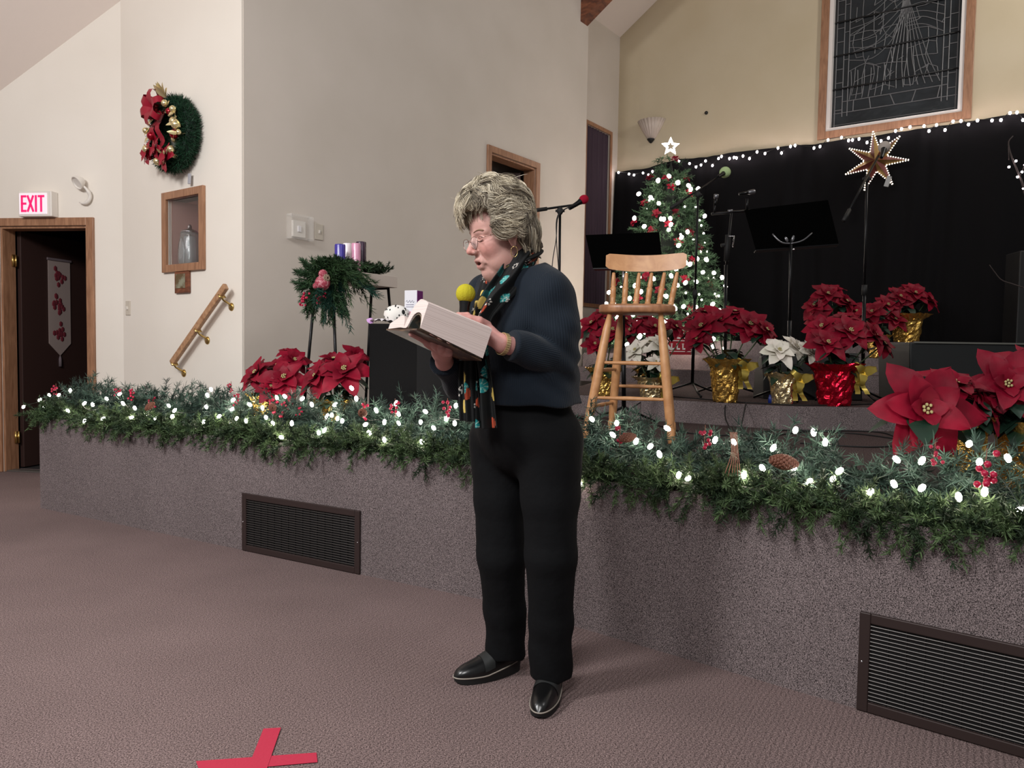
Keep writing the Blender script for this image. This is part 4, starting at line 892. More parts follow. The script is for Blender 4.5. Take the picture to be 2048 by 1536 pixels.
# stand with red windscreen (behind the person, left)
Yr = 5.0; b = P3(1119, 700, Yr); b[2] = ST
mic_stand('boom microphone stand with red windscreen in front of the grey wall', b, P3(1120, 425, Yr), P3(1062, 422, Yr-.05), P3(1154, 409, Yr+.03))
mc = P3(1166, 400, Yr+.05); d = mc-P3(1150, 410, Yr+.03); mic_body('microphone', 'microphone with red foam windscreen on the leftmost boom stand', mc-d/np.linalg.norm(d)*.01, d, foam('foam_red', (150, 22, 46)), .031, .11)
for q, (xa, xb) in enumerate(((1115, 1104), (1113, 1114))):
    pass
CBr = thing('microphone_cable', 'black cable hanging beside the pole of the red microphone', 'cable', b+[0, -.03, 0])
mb = MB()
for xs in ((1150, 1118, 1112, 1104), (1150, 1116, 1113, 1117)):
    pts_ = [P3(xs[0], 408, Yr), P3(xs[1], 430, Yr-.03), P3(xs[2], 480, Yr-.03), P3(xs[3], 540, Yr-.03), P3(xs[3]+4, 640, Yr-.03), b+[.05, -.05, .01]]
    mb.tube(curve_pts([p-(b+[0, -.03, 0]) for p in pts_], 30), .0032, 5)
mb.build('cable', M_rub, CBr)
# stand with pale green windscreen (in front of the tree)
Yg = 5.95; b = P3(1384, 785, Yg); b[2] = LA
mic_stand('boom microphone stand with pale green windscreen in front of the tree', b, P3(1396, 392, Yg), P3(1345, 414, Yg-.1), P3(1432, 357, Yg+.12))
mc = P3(1448, 346, Yg+.2); d = mc-P3(1430, 358, Yg+.05); mic_body('microphone', 'microphone with round pale green windscreen angled up above the tree branches', mc, d, foam('foam_green', (168, 190, 138)), .045, .13)
# double microphone stand
Yd = 6.1; b = P3(1449, 790, Yd); b[2] = LA
S2 = thing('microphone_stand', 'black stand with crossbar holding two small microphones', 'microphone stand', b); q = lambda x, y, dy=0: P3(x, y, Yd+dy)-b
mb = MB(); mb.tube([[0, 0, .08], q(1452, 530)], .014, 10); mb.tube([q(1452, 540), q(1463, 425)], .009, 10); mb.build('pole', M_blk, S2)
mb = MB(); mb.tube([q(1453, 522), q(1456, 470)], .022, 12); mb.tube([q(1442, 491), q(1458, 488)], .014, 8); mb.build('clutch', M_rub, S2)
mb = MB(); mb.tube([q(1457, 473, -.03), q(1468, 472, -.03), q(1466, 494, -.03)], .006, 6); mb.build('lever', M_chrome, S2)
mb = MB(); mb.tube([q(1423, 428), q(1500, 421)], .010, 8); mb.tube([q(1429, 428), q(1429, 408)], .009, 8); mb.tube([q(1494, 421), q(1494, 397)], .011, 8); mb.build('crossbar', M_blk, S2)
mb = MB(); mb.tube([q(1456, 422.5, -.004), q(1465, 421.5, -.004)], .0125, 10); mb.build('crossbar_clamp', M_gry, S2)
for k in range(3):
    an = k*2*pi/3; mb = MB(); mb.tube([(0, 0, .1), (.3*cos(an), .3*sin(an), .011)], .009, 8); mb.build('leg', M_blk, S2)
def pencil(label, x0, y0, x1, y1, dy0, dy1):
    A_ = P3(x0, y0, Yd+dy0); B_ = P3(x1, y1, Yd+dy1); T_ = thing('microphone', label, 'microphone', A_); d = B_-A_; L = np.linalg.norm(d); R = frame(d)
    mb = MB(); mb.lathe([(0, 0), (.010, 0), (.011, .01), (.014, L*.55), (0, L*.56)], R=R, n=14); mb.build('handle', M_blk, T_)
    mb = MB(); mb.lathe([(0, L*.56), (.015, L*.56), (.019, L*.7), (.02, L*.96), (.014, L), (0, L)], R=R, n=14); mb.build('grille', M_gry, T_)
pencil('small silver microphone upright on the left end of the crossbar', 1430, 410, 1433, 388, 0, -.02)
pencil('slim microphone lying level on the right end of the crossbar', 1478, 388, 1510, 383, .0, 0)
# stand on the right with grey windscreen
Yq = 5.35; b = P3(1724, 800, Yq); b[2] = LA
mic_stand('boom microphone stand in front of the paper star on the right', b, P3(1734, 360, Yq), P3(1689, 438, Yq-.35), P3(1757, 312, Yq+.1))
mc = P3(1768, 297, Yq+.12); d = np.array([.35, .55, .5]); mic_body('microphone', 'microphone with grey windscreen overlapping the paper star', mc, d, foam('foam_grey', (168, 158, 150)), .042, .15)
# music stands
def music_stand(label, quad, Y, pole_top, base, z0, tilt=.25):
    TL, TR_, BR, BL = [P3(x, y, Y+dy) for x, y, dy in quad]; b_ = np.array(base, float)
    S_ = thing('music_stand', label, 'music stand', b_); mb = MB(); nrm = np.cross(TR_-TL, BL-TL); nrm /= np.linalg.norm(nrm); th = .004
    V = [TL-b_, TR_-b_, BR-b_, BL-b_]; V += [p+nrm*th for p in V]; mb.add(V, [(0, 1, 2, 3), (7, 6, 5, 4), (0, 4, 5, 1), (1, 5, 6, 2), (2, 6, 7, 3), (3, 7, 4, 0)])
    s_ = 1 if nrm[1] > 0 else -1; mb.build('desk', mat('desk_black', (3, 3, 3), .95, spec=.02) if 'desk_black' not in bpy.data.materials else bpy.data.materials['desk_black'], S_, smooth=False)
    lip = MB(); away = nrm*s_*.05; lip.add([BL-b_, BR-b_, BR-b_+away, BL-b_+away, BL-b_+[0, 0, .006], BR-b_+[0, 0, .006], BR-b_+away+[0, 0, .006], BL-b_+away+[0, 0, .006]], [(0, 1, 2, 3), (7, 6, 5, 4), (0, 4, 5, 1), (1, 5, 6, 2), (2, 6, 7, 3), (3, 7, 4, 0)]); lip.build('desk_lip', M_blk, S_, smooth=False)
    pt = np.array(pole_top)-b_; mb = MB(); mb.tube([[0, 0, .08], pt*.5], .015, 10); mb.tube([pt*.5, pt], .010, 10); mb.build('pole', M_blk, S_)
    for k in range(3):
        an = k*2*pi/3+.4; mb = MB(); mb.tube([(0, 0, .12), (.26*cos(an), .26*sin(an), .011)], .009, 8); mb.build('leg', M_blk, S_)
    return S_, pt
b = P3(1577, 800, 5.5); b[2] = LA
S3, pt = music_stand('black music stand in front of the curtain between two microphone stands', [(1489, 420, .05), (1656, 400, .05), (1678, 489, -.02), (1512, 501, -.02)], 5.5, P3(1582, 478, 5.44), b, LA)
q = lambda x, y, dy=0: P3(x, y, 5.42+dy)-b
mb = MB(); mb.tube(curve_pts([q(1545, 468, .02), q(1556, 480), q(1566, 486), q(1580, 487)], 10), .006, 6); mb.tube(curve_pts([q(1624, 466, .02), q(1610, 478), q(1597, 484), q(1582, 487)], 10), .006, 6); mb.sphere(q(1573, 479), (.012, .006, .022), 8, rotm('Y', -.5)); mb.sphere(q(1586, 477), (.012, .006, .024), 8, rotm('Y', .2)); mb.build('desk_bracket', M_gry, S3)
mb = MB(); mb.sphere(q(1587, 499, -.02), .009, 8); mb.build('lock_knob', M_chrome, S3)
b = P3(1247, 860, 5.1); b[2] = ST
S4, pt = music_stand('black music stand behind the stool chair, left of the tree', [(1171, 470, .08), (1318, 464, -.12), (1326, 535, -.18), (1186, 538, .02)], 5.05, P3(1247, 537, 5.02), b, ST)
q = lambda x, y, dy=0: P3(x, y, 4.98+dy)-b
mb = MB(); mb.tube([q(1246.5, 534), q(1247.5, 578)], .008, 8); mb.build('chrome_tube', M_chrome, S4)

# loudspeaker on the left with the things standing on it
ZS = 4.05; tl = P3(738, 647, ZS); zt = tl[2]; c2_ = P3(828, 652, ZS-.06)
spw, spd = .27, .30
dsp = np.array([.985, -.17]); dsp /= np.hypot(*dsp)
SPK = thing('loudspeaker', 'black loudspeaker cabinet at the left of the stage with small boxes on top', 'loudspeaker', v3(tl[:2]+dsp*.225, ST), atan2(dsp[1], dsp[0]))
hs = zt-ST; mb = MB(); mb.poly([(-.225, 0), (.05, -.02), (.225, .10), (.225, .36), (-.2, .36)], hs-.03, c=(0, 0, (hs+.03)/2)); mb.build('cabinet', mat('speaker_black', (9, 9, 10), .8, spec=.15, bump=(200, .3, .002)), SPK, smooth=False, bevel=.008)
mb = MB(); mb.poly([(.052, -.023), (.222, .094), (.222, .089), (.055, -.028)], hs-.10, c=(0, 0, (hs+.03)/2)); mb.build('grille', mat('speaker_grille', (12, 12, 13), .8, bump=(400, .6, .002)), SPK, smooth=False)
for fx, fy in ((-.18, .05), (.17, .12), (-.17, .31), (.19, .31)):
    mb = MB(); mb.lathe([(0, 0), (.018, 0), (.018, .03), (0, .03)], (fx, fy, 0), n=12); mb.build('foot', M_rub, SPK)
def on_spk(x, Y): p = at(x, 640, Y); p[2] = zt; return p
p = on_spk(827, 4.22); MBX = thing('medicine_box', 'white carton with pink flower and purple side on the loudspeaker', 'box', p, -.45)
bh = .192; mb = MB(); mb.box((0, 0, bh/2), (.082, .06, bh)); mb.build('carton', mat('carton_white', (220, 220, 226), .5), MBX, smooth=False, bevel=.001)
mb = MB(); mb.box((.0415, 0, bh/2), (.0015, .058, bh-.004)); mb.build('side_panel', mat('carton_purple', (110, 28, 110), .5), MBX, smooth=False)
mb = MB(); [leafmesh(mb, (.01, -.0312, .05), (cos(a), 0, sin(a)), (0, -1, 0), .032, .014, droop=0, fold=0) for a in np.linspace(0, 2*pi, 10)[:-1]]; mb.build('flower_print', mat('print_pink', (232, 160, 180), .5), MBX)
mb = MB(); pts_ = [(-.03+.006*k, -.0308, .13+.008*sin(k*2.1)) for k in range(10)]; mb.tube(pts_, .0014, 4); [mb.box((-.005, -.0306, z), (.05, .0008, .003)) for z in (.112, .10)]; mb.build('script_lettering', mat('print_grey', (130, 128, 150), .5), MBX)
p = on_spk(793, 4.18); TB_ = thing('spotted_pouch', 'small white rounded pouch with black spots on the loudspeaker', 'pouch', p)
mb = MB(); mb.sphere((0, 0, .055), (.072, .045, .055), 20); mb.build('body', mat('pouch_white', (232, 228, 222), .7), TB_)
mb = MB(); rr = random.Random(3)
for k in range(22):
    th_ = rr.uniform(-.9, 1.3); ph_ = rr.uniform(-2.9, -.2); c = np.array([.068*cos(th_)*cos(ph_), .045*cos(th_)*sin(ph_), .055+.055*sin(th_)])*[1.05, 1, 1]; nn_ = c-np.array([0, 0, .055]); R = frame(nn_*[1, 2, 1]); s_ = .010 if k in (3, 9) else .004; mb.sphere(c, (s_, s_*1.4, .0012), 8, R)
o = mb.build('spots', M_rub, TB_); o['kind'] = 'stuff'
p = on_spk(764, 4.12); TS_ = thing('crumpled_tissue', 'crumpled white and lilac tissue lying at the loudspeaker edge', 'tissue', p)
g = np.zeros((14, 14, 3)); rg = np.random.default_rng(5)
for i in range(14):
    for j in range(14): g[i, j] = ((i-6.5)*.0095, (j-6.5)*.006, .012+.016*abs(sin(i*.9+j*.6))*(1-abs(i-6.5)/9)+rg.uniform(0, .006))
mb = MB(); mb.grid(g); mb.build('tissue', mat('tissue_white', (228, 222, 226), .8), TS_)
mb = MB(); leafmesh(mb, (-.045, -.01, .008), (-1, -.1, .5), (0, -1, .5), .045, .035, wave=1); mb.build('lilac_corner', mat('tissue_lilac', (196, 150, 206), .7), TS_)

# advent stand with greenery and four candles
tA, tB = P3(636, 545, 4.62), P3(770, 556, 5.12); tz = P3(773, 577, 5.12)[2]; dT = (tB-tA)[:2]; Lt_ = np.hypot(*dT); dT /= Lt_
AS = thing('advent_stand', 'white tray on thin black metal legs carrying the advent candles', 'stand', v3((tA+tB)[:2]/2, ST), atan2(dT[1], dT[0])); tz -= ST
mb = MB(); w2, h2 = Lt_/2, .075
for (c, s_) in (((0, -.105, tz+h2/2), (Lt_, .012, h2)), ((0, .105, tz+h2/2), (Lt_, .012, h2)), ((-w2+.006, 0, tz+h2/2), (.012, .2, h2)), ((w2-.006, 0, tz+h2/2), (.012, .2, h2)), ((0, 0, tz+.006), (Lt_-.02, .2, .012))): mb.box(c, s_)
mb.build('tray', mat('tray_white', (205, 192, 182), .6), AS, smooth=False, bevel=.002)
for sx in (-1, 1):
    for sy in (-1, 1):
        mb = MB(); mb.tube([(sx*(w2-.05), sy*.075, tz), (sx*(w2-.02), sy*.16, .001)], .0095, 8); mb.build('leg', M_blk, AS)
    mb = MB(); mb.tube([(sx*(w2-.05), -.075, tz-.006), (sx*(w2-.05), .075, tz-.006)], .008, 6); mb.build('cross_rail', M_blk, AS)
AG = thing('evergreen_spray', 'evergreen sprays with frosted berries spilling off the left of the white tray', 'greenery', v3((tA+tB)[:2]/2, ST+tz+.012), atan2(dT[1], dT[0]))
mb = MB(); Bs, Ds, Ls, Cs = [], [], [], []
def spray(c, d, L, nl, col, m_=70, spread=.55, droop=.3):
    d = np.array(d, float); d /= np.linalg.norm(d); t_ = RNG.uniform(0, 1, m_)[:, None]
    Bs.append(np.array(c)+d*L*t_+np.array([0, 0, -droop])*L*t_**2); Ds.append(d+RNG.normal(size=(m_, 3))*spread+np.array([0, 0, -droop*.6])); Ls.append(RNG.uniform(.7, 1.2, m_)*nl); Cs.append(lc(col)*RNG.uniform(.6, 1.4, (m_, 1)))
for k in range(150): spray((RNG.uniform(-w2+.05, w2-.03), RNG.uniform(-.06, .07), h2+RNG.uniform(.0, .02)), (RNG.uniform(-.9, .9), RNG.uniform(-.4, .4), RNG.uniform(.2, .7)), RNG.uniform(.04, .08), .024, (40, 62, 34) if k % 2 else (28, 46, 26), 70, .5, .0)
for k in range(120):
    a = RNG.uniform(0, 2*pi); spray((-w2+.02+RNG.uniform(-.03, .12), -.08+RNG.uniform(-.06, .05), h2+RNG.uniform(-.02, .05)), (cos(a)*1.1-.4, -.6+.4*sin(a), RNG.uniform(-.75, .2)), RNG.uniform(.10, .24), .045, (46, 70, 40), 80, .45, .35)
for (x, z) in ((-.30, -.07), (-.24, -.11), (-.16, -.13), (.0, -.12), (.1, -.02)):
    for k in range(7): spray((-w2+.03, -.13, .05), (x*4+RNG.uniform(-.2, .2), -.35, z*7), RNG.uniform(.20, .30), .04, (30, 66, 54), 90, .4, .3)
asr = oriented(dT)
def AL(x, y, Y): return asr.T@(P3(x, y, Y)-np.array(AG.location))
for (x, y) in ((600, 545), (596, 572), (610, 600), (618, 628), (640, 522), (612, 525), (632, 600), (690, 625), (672, 600), (655, 640)):
    for k in range(11):
        a_ = AL(648+RNG.uniform(-14, 14), 560+RNG.uniform(-14, 14), 4.55+RNG.uniform(-.06, .08)); b_ = AL(x+RNG.uniform(-12, 12), y+RNG.uniform(-10, 10), 4.50+RNG.uniform(-.06, .06)); q_ = b_-a_
        spray(a_+q_*.25, q_, np.linalg.norm(q_)*.72, .036, (44, 70, 44), 80, .5, .05)
mb.blades(np.concatenate(Bs), np.concatenate(Ds), np.concatenate(Ls), .0036, col=np.concatenate(Cs)); mb.build('pine_needles', M_pine, AG)
asr = oriented(dT)
def AL(x, y, Y): return asr.T@(P3(x, y, Y)-np.array(AG.location))
M_frost = mat('frosted_berry', (150, 52, 70), .6, noise=(60, (210, 160, 165), .5, .7), bump=(150, .5, .003))
for (x, y, r) in ((646, 548, .027), (645, 566, .045), (632, 572, .02)):
    mb = MB(); mb.sphere(AL(x, y, 4.42), r, 14); mb.build('frosted_fruit', M_frost, AG)
mb = MB(); rr = random.Random(8)
for k in range(34):
    x, y = rr.choice(((645, 590), (610, 596), (607, 603), (640, 600))); mb.sphere(AL(x+rr.uniform(-9, 9), y+rr.uniform(-10, 8), 4.40+rr.uniform(-.03, .03)), .0075, 7)
mb.build('berry_cluster', M_berry, AG)
mb = MB(); c = AL(653, 556, 4.40)
for ring in range(6):
    for k in range(8): a = k*pi/4+ring*.4; r = .019*sin(pi*(.2+.7*ring/5)); mb.sphere(c+np.array([r*cos(a), -.012+ring*.005, r*sin(a)]), (.006, .003, .006), 6)
mb.build('pinecone', mat('cone_pale', (150, 130, 110), .7), AG)
def candle(label, x, y0, Y, rgb, r, h, jar=False, al=None):
    p = P3(x, 520, Y); p[2] = ST+tz+.013
    T_ = thing('pillar_candle', label, 'candle', p, 0, 'advent candles on the stand'); zt_ = P3(x, y0, Y)[2]-p[2]; m_ = mat('wax', rgb, .25, spec=.6)
    mb = MB(); mb.lathe([(0, 0), (r, 0), (r, zt_-.006), (r*.93, zt_), (r*.6, zt_-.006), (0, zt_-.010)], n=24); wx_ = mb.build('wax', m_, T_, autosmooth=.7)
    mb = MB(); mb.tube([(0, 0, zt_-.01), (.001, 0, zt_+.006)], .0012, 5); mb.build('wick', M_rub, wx_)
candle('blue violet pillar candle, leftmost on the advent stand', 680, 489, 4.78, (58, 46, 150), .034, .2)
candle('white pillar candle behind the blue violet and pink ones', 695, 487, 4.92, (230, 222, 224), .030, .2)
candle('pink pillar candle with bands beside the white one', 712, 487, 4.86, (216, 150, 178), .030, .2)
candle('dark purple pillar candle, rightmost on the advent stand', 722, 484, 4.99, (48, 18, 48), .034, .2)

# floor monitors, sub cabinet, tall speaker and lit branches on the right
def wedge(label, base, rz, w, h, d, m=M_black):
    T_ = thing('floor_monitor', label, 'floor monitor', base, rz); mb = MB(); R = np.array([[0, 0, 1.], [1, 0, 0], [0, 1, 0]])
    mb.poly([(0, 0), (d, 0), (d*.92, h*.55), (d*.35, h), (0.02, h*.45)], w, R); mb.build('cabinet', mat('monitor_black', (15, 15, 16), .55), T_, smooth=False, bevel=.008)
    mb = MB(); n_ = np.array([0, -(h*.55), (d*.33)]); n_ /= np.linalg.norm(n_); mb.box(np.array([0, .02+(d*.33)/2, h*.725])+n_*.006, (w*.9, hypot(d*.33, h*.55)*.85, .008), frame(n_)@np.diag([1, 1, 1])); mb.build('grille', M_rub, T_, smooth=False); return T_
b = P3(1625, 806, 5.62); b[2] = LA; wedge('black floor monitor behind the white and the red foil poinsettias', b, -.1, .72, .36, .36)
b = P3(1712, 806, 5.50); 
p = P3(1548, 806, 4.98+.05); p[2] = LA
WBt = thing('bottle_cap', 'small blue object standing left of the white poinsettia pot', 'bottle', P3(1540, 800, 5.12)*[1, 1, 0]+[0, 0, LA]); mb = MB(); mb.lathe([(0, 0), (.013, 0), (.013, .04), (.008, .05), (.008, .062), (0, .062)], n=14); mb.build('bottle', mat('blue_plastic', (30, 50, 130), .35), WBt)
b = P3(1960, 815, 5.32); b[2] = LA
SB = thing('subwoofer', 'wide low black cabinet with round handle at the right of the platform', 'subwoofer', b, -.03); xw = P3(1832, 700, 5.3)[0]-b[0]; hs2 = P3(1900, 686, 5.3)[2]-LA
mb = MB(); mb.poly([(xw, 0), (-xw*1.6, 0), (-xw*1.6, hs2), (xw-.02, hs2), (xw-.02, hs2-.06)], .5, np.array([[1., 0, 0], [0, 0, 1], [0, 1, 0]]), (0, .26, 0)); mb.build('cabinet', mat('sub_charcoal', (20, 23, 24), .6), SB, smooth=False, bevel=.01)
mb = MB(); mb.tube(curve_pts([(.005, -.004, .295), (.02, -.02, .31), (.045, -.02, .31), (.06, -.004, .295)], 8), .006, 6); mb.build('handle', M_rub, SB)
mb = MB(); mb.box((-xw*.3, .012, hs2+.002), (-xw*2.55, .03, .012)); mb.build('lit_edge_strip', M_gry if 0 else mat('lit_edge_grey', (96, 96, 90), .6), SB, smooth=False)  # paler strip paints the light caught along the cabinet's top edge
b = P3(2072, 700, 6.9); b[2] = LD-.0; b2 = b.copy(); b2[2] = LC
TSK = thing('tall_loudspeaker', 'tall black loudspeaker column at the right edge of the curtain', 'loudspeaker', v3(b, LB), -.2)
mb = MB(); mb.box((0, .15, (P3(2040, 500, 6.9)[2]-LB)/2), (.34, .3, P3(2040, 500, 6.9)[2]-LB)); mb.build('cabinet', mat('column_black', (9, 9, 10), .6), TSK, smooth=False, bevel=.01)
Yb = 6.6; vb = P3(2075, 700, Yb); vb[2] = LB
LBR = thing('lit_branches', 'bare twigs with tiny white lights at the upper right edge', 'branches', vb); q = lambda x, y: P3(x, y, Yb)-vb
mb = MB(); mb.tube(curve_pts([[0, 0, .2], q(2070, 560), q(2060, 440), q(2046, 372), q(2036, 345), q(2022, 310), q(2017, 285), q(2026, 272)], 24), np.linspace(.012, .004, 24), 6)
mb.tube(curve_pts([q(2040, 352), q(2046, 338), q(2056, 318)], 8), .005, 5); mb.tube(curve_pts([q(2022, 310), q(2017, 292), q(2018, 320)], 6), .004, 5); mb.tube(curve_pts([q(2046, 575), q(2025, 568), q(2003, 560), q(1990, 545), q(1979, 530)], 12), np.linspace(.006, .003, 12), 5); mb.tube(curve_pts([q(2070, 590), q(2060, 580), q(2046, 575)], 5), .006, 5)
mb.build('twigs', mat('twig_dark', (60, 50, 48), .8), LBR)
mbx = MB(); mbx.sphere((0, 0, 0), .010, 8); b0_ = mbx.build('bulb', M_bulbc, LBR)
for i, (x, y) in enumerate([(2018, 334), (2032, 322), (2044, 344), (2035, 354), (2047, 377), (2050, 330), (2060, 400), (2070, 360)]):
    o = b0_ if i == 0 else b0_.copy()
    if i: COL.objects.link(o); o.parent = LBR
    o.location = q(x, y)
mb = MB(); mb.lathe([(0, 0), (.09, 0), (.11, .15), (.06, .32), (.07, .36), (.05, .35), (.04, .1), (0, .1)], n=24); mb.build('vase', M_blk, LBR)

# paper star lantern
SR = onwall(1752, 322, cornSB, endB, .32); ST_ = thing('star_lantern', 'gold seven pointed star lantern outlined in white beads on the black curtain', 'star lantern', SR, atan2(dB[1], dB[0]))
Rs = .33; mb = MB(); mg = MB(); md = MB(); ph = pi/2+.12
for k in range(7):
    a = ph+k*2*pi/7; tip = np.array([Rs*cos(a), 0, Rs*sin(a)]); b1 = np.array([.115*cos(a-pi/7), 0, .115*sin(a-pi/7)]); b2 = np.array([.115*cos(a+pi/7), 0, .115*sin(a+pi/7)]); rid = np.array([.06*cos(a), -.07, .06*sin(a)]); cen = np.array([0, -.075, 0]); bk = np.array([0, .06, 0])
    mg.add([cen, b1, tip], [(0, 1, 2)]); md.add([cen, tip, b2], [(0, 1, 2)]); mg.add([bk, b1, tip, b2], [(0, 2, 1), (0, 3, 2)])
    for (s_, e_) in ((b1, tip), (tip, b2)):
        for j in range(9): mb.sphere(s_+(e_-s_)*(j+.5)/9+[0, -.012, 0], .0085, 6)
mg.build('gold_facets', mat('star_gold', (140, 112, 66), .35, .7), ST_, smooth=False); md.build('dark_facets', mat('star_maroon', (96, 40, 34), .4, .3), ST_, smooth=False); o = mb.build('bead_outline', mat('bead_white', (240, 236, 226), .3, emit=(255, 245, 230), estr=1.2), ST_); o['kind'] = 'stuff'
mb = MB(); mb.box((.13, -.03, -.24), (.045, .02, .11), rotm('Y', .3)); mb.build('battery_pack', mat('pack_grey', (150, 150, 150), .4), ST_, smooth=False)

# cables on the stage
def cable(label, pts, z, r=.0045):
    W_ = [onz(x, y, z_)+[0, 0, r+.001] for (x, y, z_) in pts]; T_ = thing('floor_cable', label, 'cable', W_[0]); mb = MB(); mb.tube(curve_pts([w-W_[0] for w in W_], len(W_)*8), r, 6); mb.build('cable', M_rub, T_)
cable('black cable looping on the stage floor to the right of the chair legs', [(1190, 838, ST), (1230, 860, ST), (1300, 850, ST), (1380, 868, ST), (1480, 872, ST), (1560, 862, ST), (1700, 868, ST), (1800, 880, ST), (1860, 884, ST)], ST)
cable('black cable looping below the red foil poinsettia', [(1470, 905, ST), (1520, 880, ST), (1600, 866, ST), (1690, 863, ST), (1770, 868, ST), (1800, 888, ST), (1740, 896, ST), (1600, 888, ST)], ST)
cable('black cable running along the platform edge below the pots', [(1340, 794, LA), (1400, 799, LA), (1480, 806, LA), (1520, 808, LA), (1600, 812, LA), (1690, 811, LA), (1770, 808, LA)], LA)
def hangcable(label, pts): 
    W_ = [P3(x, y, Y) for x, y, Y in pts]; T_ = thing('floor_cable', label, 'cable', W_[0]); mb = MB(); mb.tube(curve_pts([w-W_[0] for w in W_], len(W_)*8), .0045, 6); mb.build('cable', M_rub, T_)
hangcable('black cable drooping over the platform edge below the gold foil pot', [(1455, 806, 5.17), (1450, 815, 5.12), (1452, 840, 5.03), (1468, 868, 4.6), (1478, 872, 4.42), (1483, 850, 4.8), (1490, 815, 5.0), (1492, 806, 5.08)])
hangcable('black cable hanging off the platform beside the chair legs', [(1290, 799, 5.55), (1270, 812, 5.42), (1240, 832, 5.3), (1200, 828, 5.4), (1185, 812, 5.55)])

# ---------------------------------------------------------------- vents in the stage face, tape cross
def vent(label, x0, y0, x1, y1, A_, d_, n_, w=None):
    p0 = onwall(x0, y0, A_, A_+d_); p1 = onwall(x1, y1, A_, A_+d_); W_ = w or float(np.hypot(*(p1-p0)[:2])); H_ = .312
    c = v3(p0[:2]+d_*W_/2, .003+H_/2); T_ = thing('floor_vent', label, 'vent', c, atan2(d_[1], d_[0])); fw_ = .032
    mb = MB()
    for (cx, cz_, sx, sz_) in ((-W_/2+fw_/2, 0, fw_, H_), (W_/2-fw_/2, 0, fw_, H_), (0, H_/2-fw_/2, W_-2*fw_, fw_), (0, -H_/2+fw_/2, W_-2*fw_, fw_)): mb.box((cx, -.007, cz_), (sx, .012, sz_))
    mb.build('frame', M_vent, T_, smooth=False, bevel=.003)
    mb = MB(); k = 0; z = -H_/2+fw_+.006
    while z < H_/2-fw_-.002: mb.box((0, -.004, z), (W_-2*fw_, .011, .0022), rotm('X', -.5)); z += .0122
    o = mb.build('slats', M_slat, T_, smooth=False)
    mb = MB(); mb.box((0, -.0009, 0), (W_-2*fw_, .0012, H_-2*fw_)); 
    for j in range(1, 15): mb.box((-W_/2+fw_+(W_-2*fw_)*j/15, -.003, 0), (.003, .004, H_-2*fw_))
    mb.build('backing', M_black, T_, smooth=False)
    for sx in (-1, 1): mb = MB(); mb.sphere((sx*(W_/2-fw_*.35), -.0135, 0), (.004, .002, .004), 8); mb.build('screw', M_chrome, T_)
M_vent = mat('vent_brown', (56, 44, 42), .45, .3); M_slat = mat('vent_slat', (84, 80, 78), .4, .5)
vent('brown metal floor vent in the left stage face', 487, 1040, 722, 1085, P0, d1, n1)
vent('brown metal floor vent in the right stage face, cut by the frame edge', 1718, 1315, 2048, 1400, P1, d2, n2, .81)
TC = thing('tape_cross', 'red tape cross stuck on the carpet at the bottom left', 'tape', onz(508, 1522)+[0, 0, .002])
M_tape = mat('tape_red', (188, 40, 70), .6, bump=(120, .4, .002)); o_ = np.array(TC.location)
for zt_, P_ in ((.0012, [(392, 1522), (633, 1505), (635, 1524), (400, 1545)]), (.0022, [(527, 1457), (562, 1455), (512, 1600), (470, 1600)])):
    Q = [onz(x, y, .002+zt_)-o_ for x, y in P_]; mb = MB(); V = Q+[p-[0, 0, .0008] for p in Q]; mb.add(V, [(0, 1, 2, 3), (7, 6, 5, 4), (0, 4, 5, 1), (1, 5, 6, 2), (2, 6, 7, 3), (3, 7, 4, 0)]); mb.build('tape_strip', M_tape, TC, smooth=False)
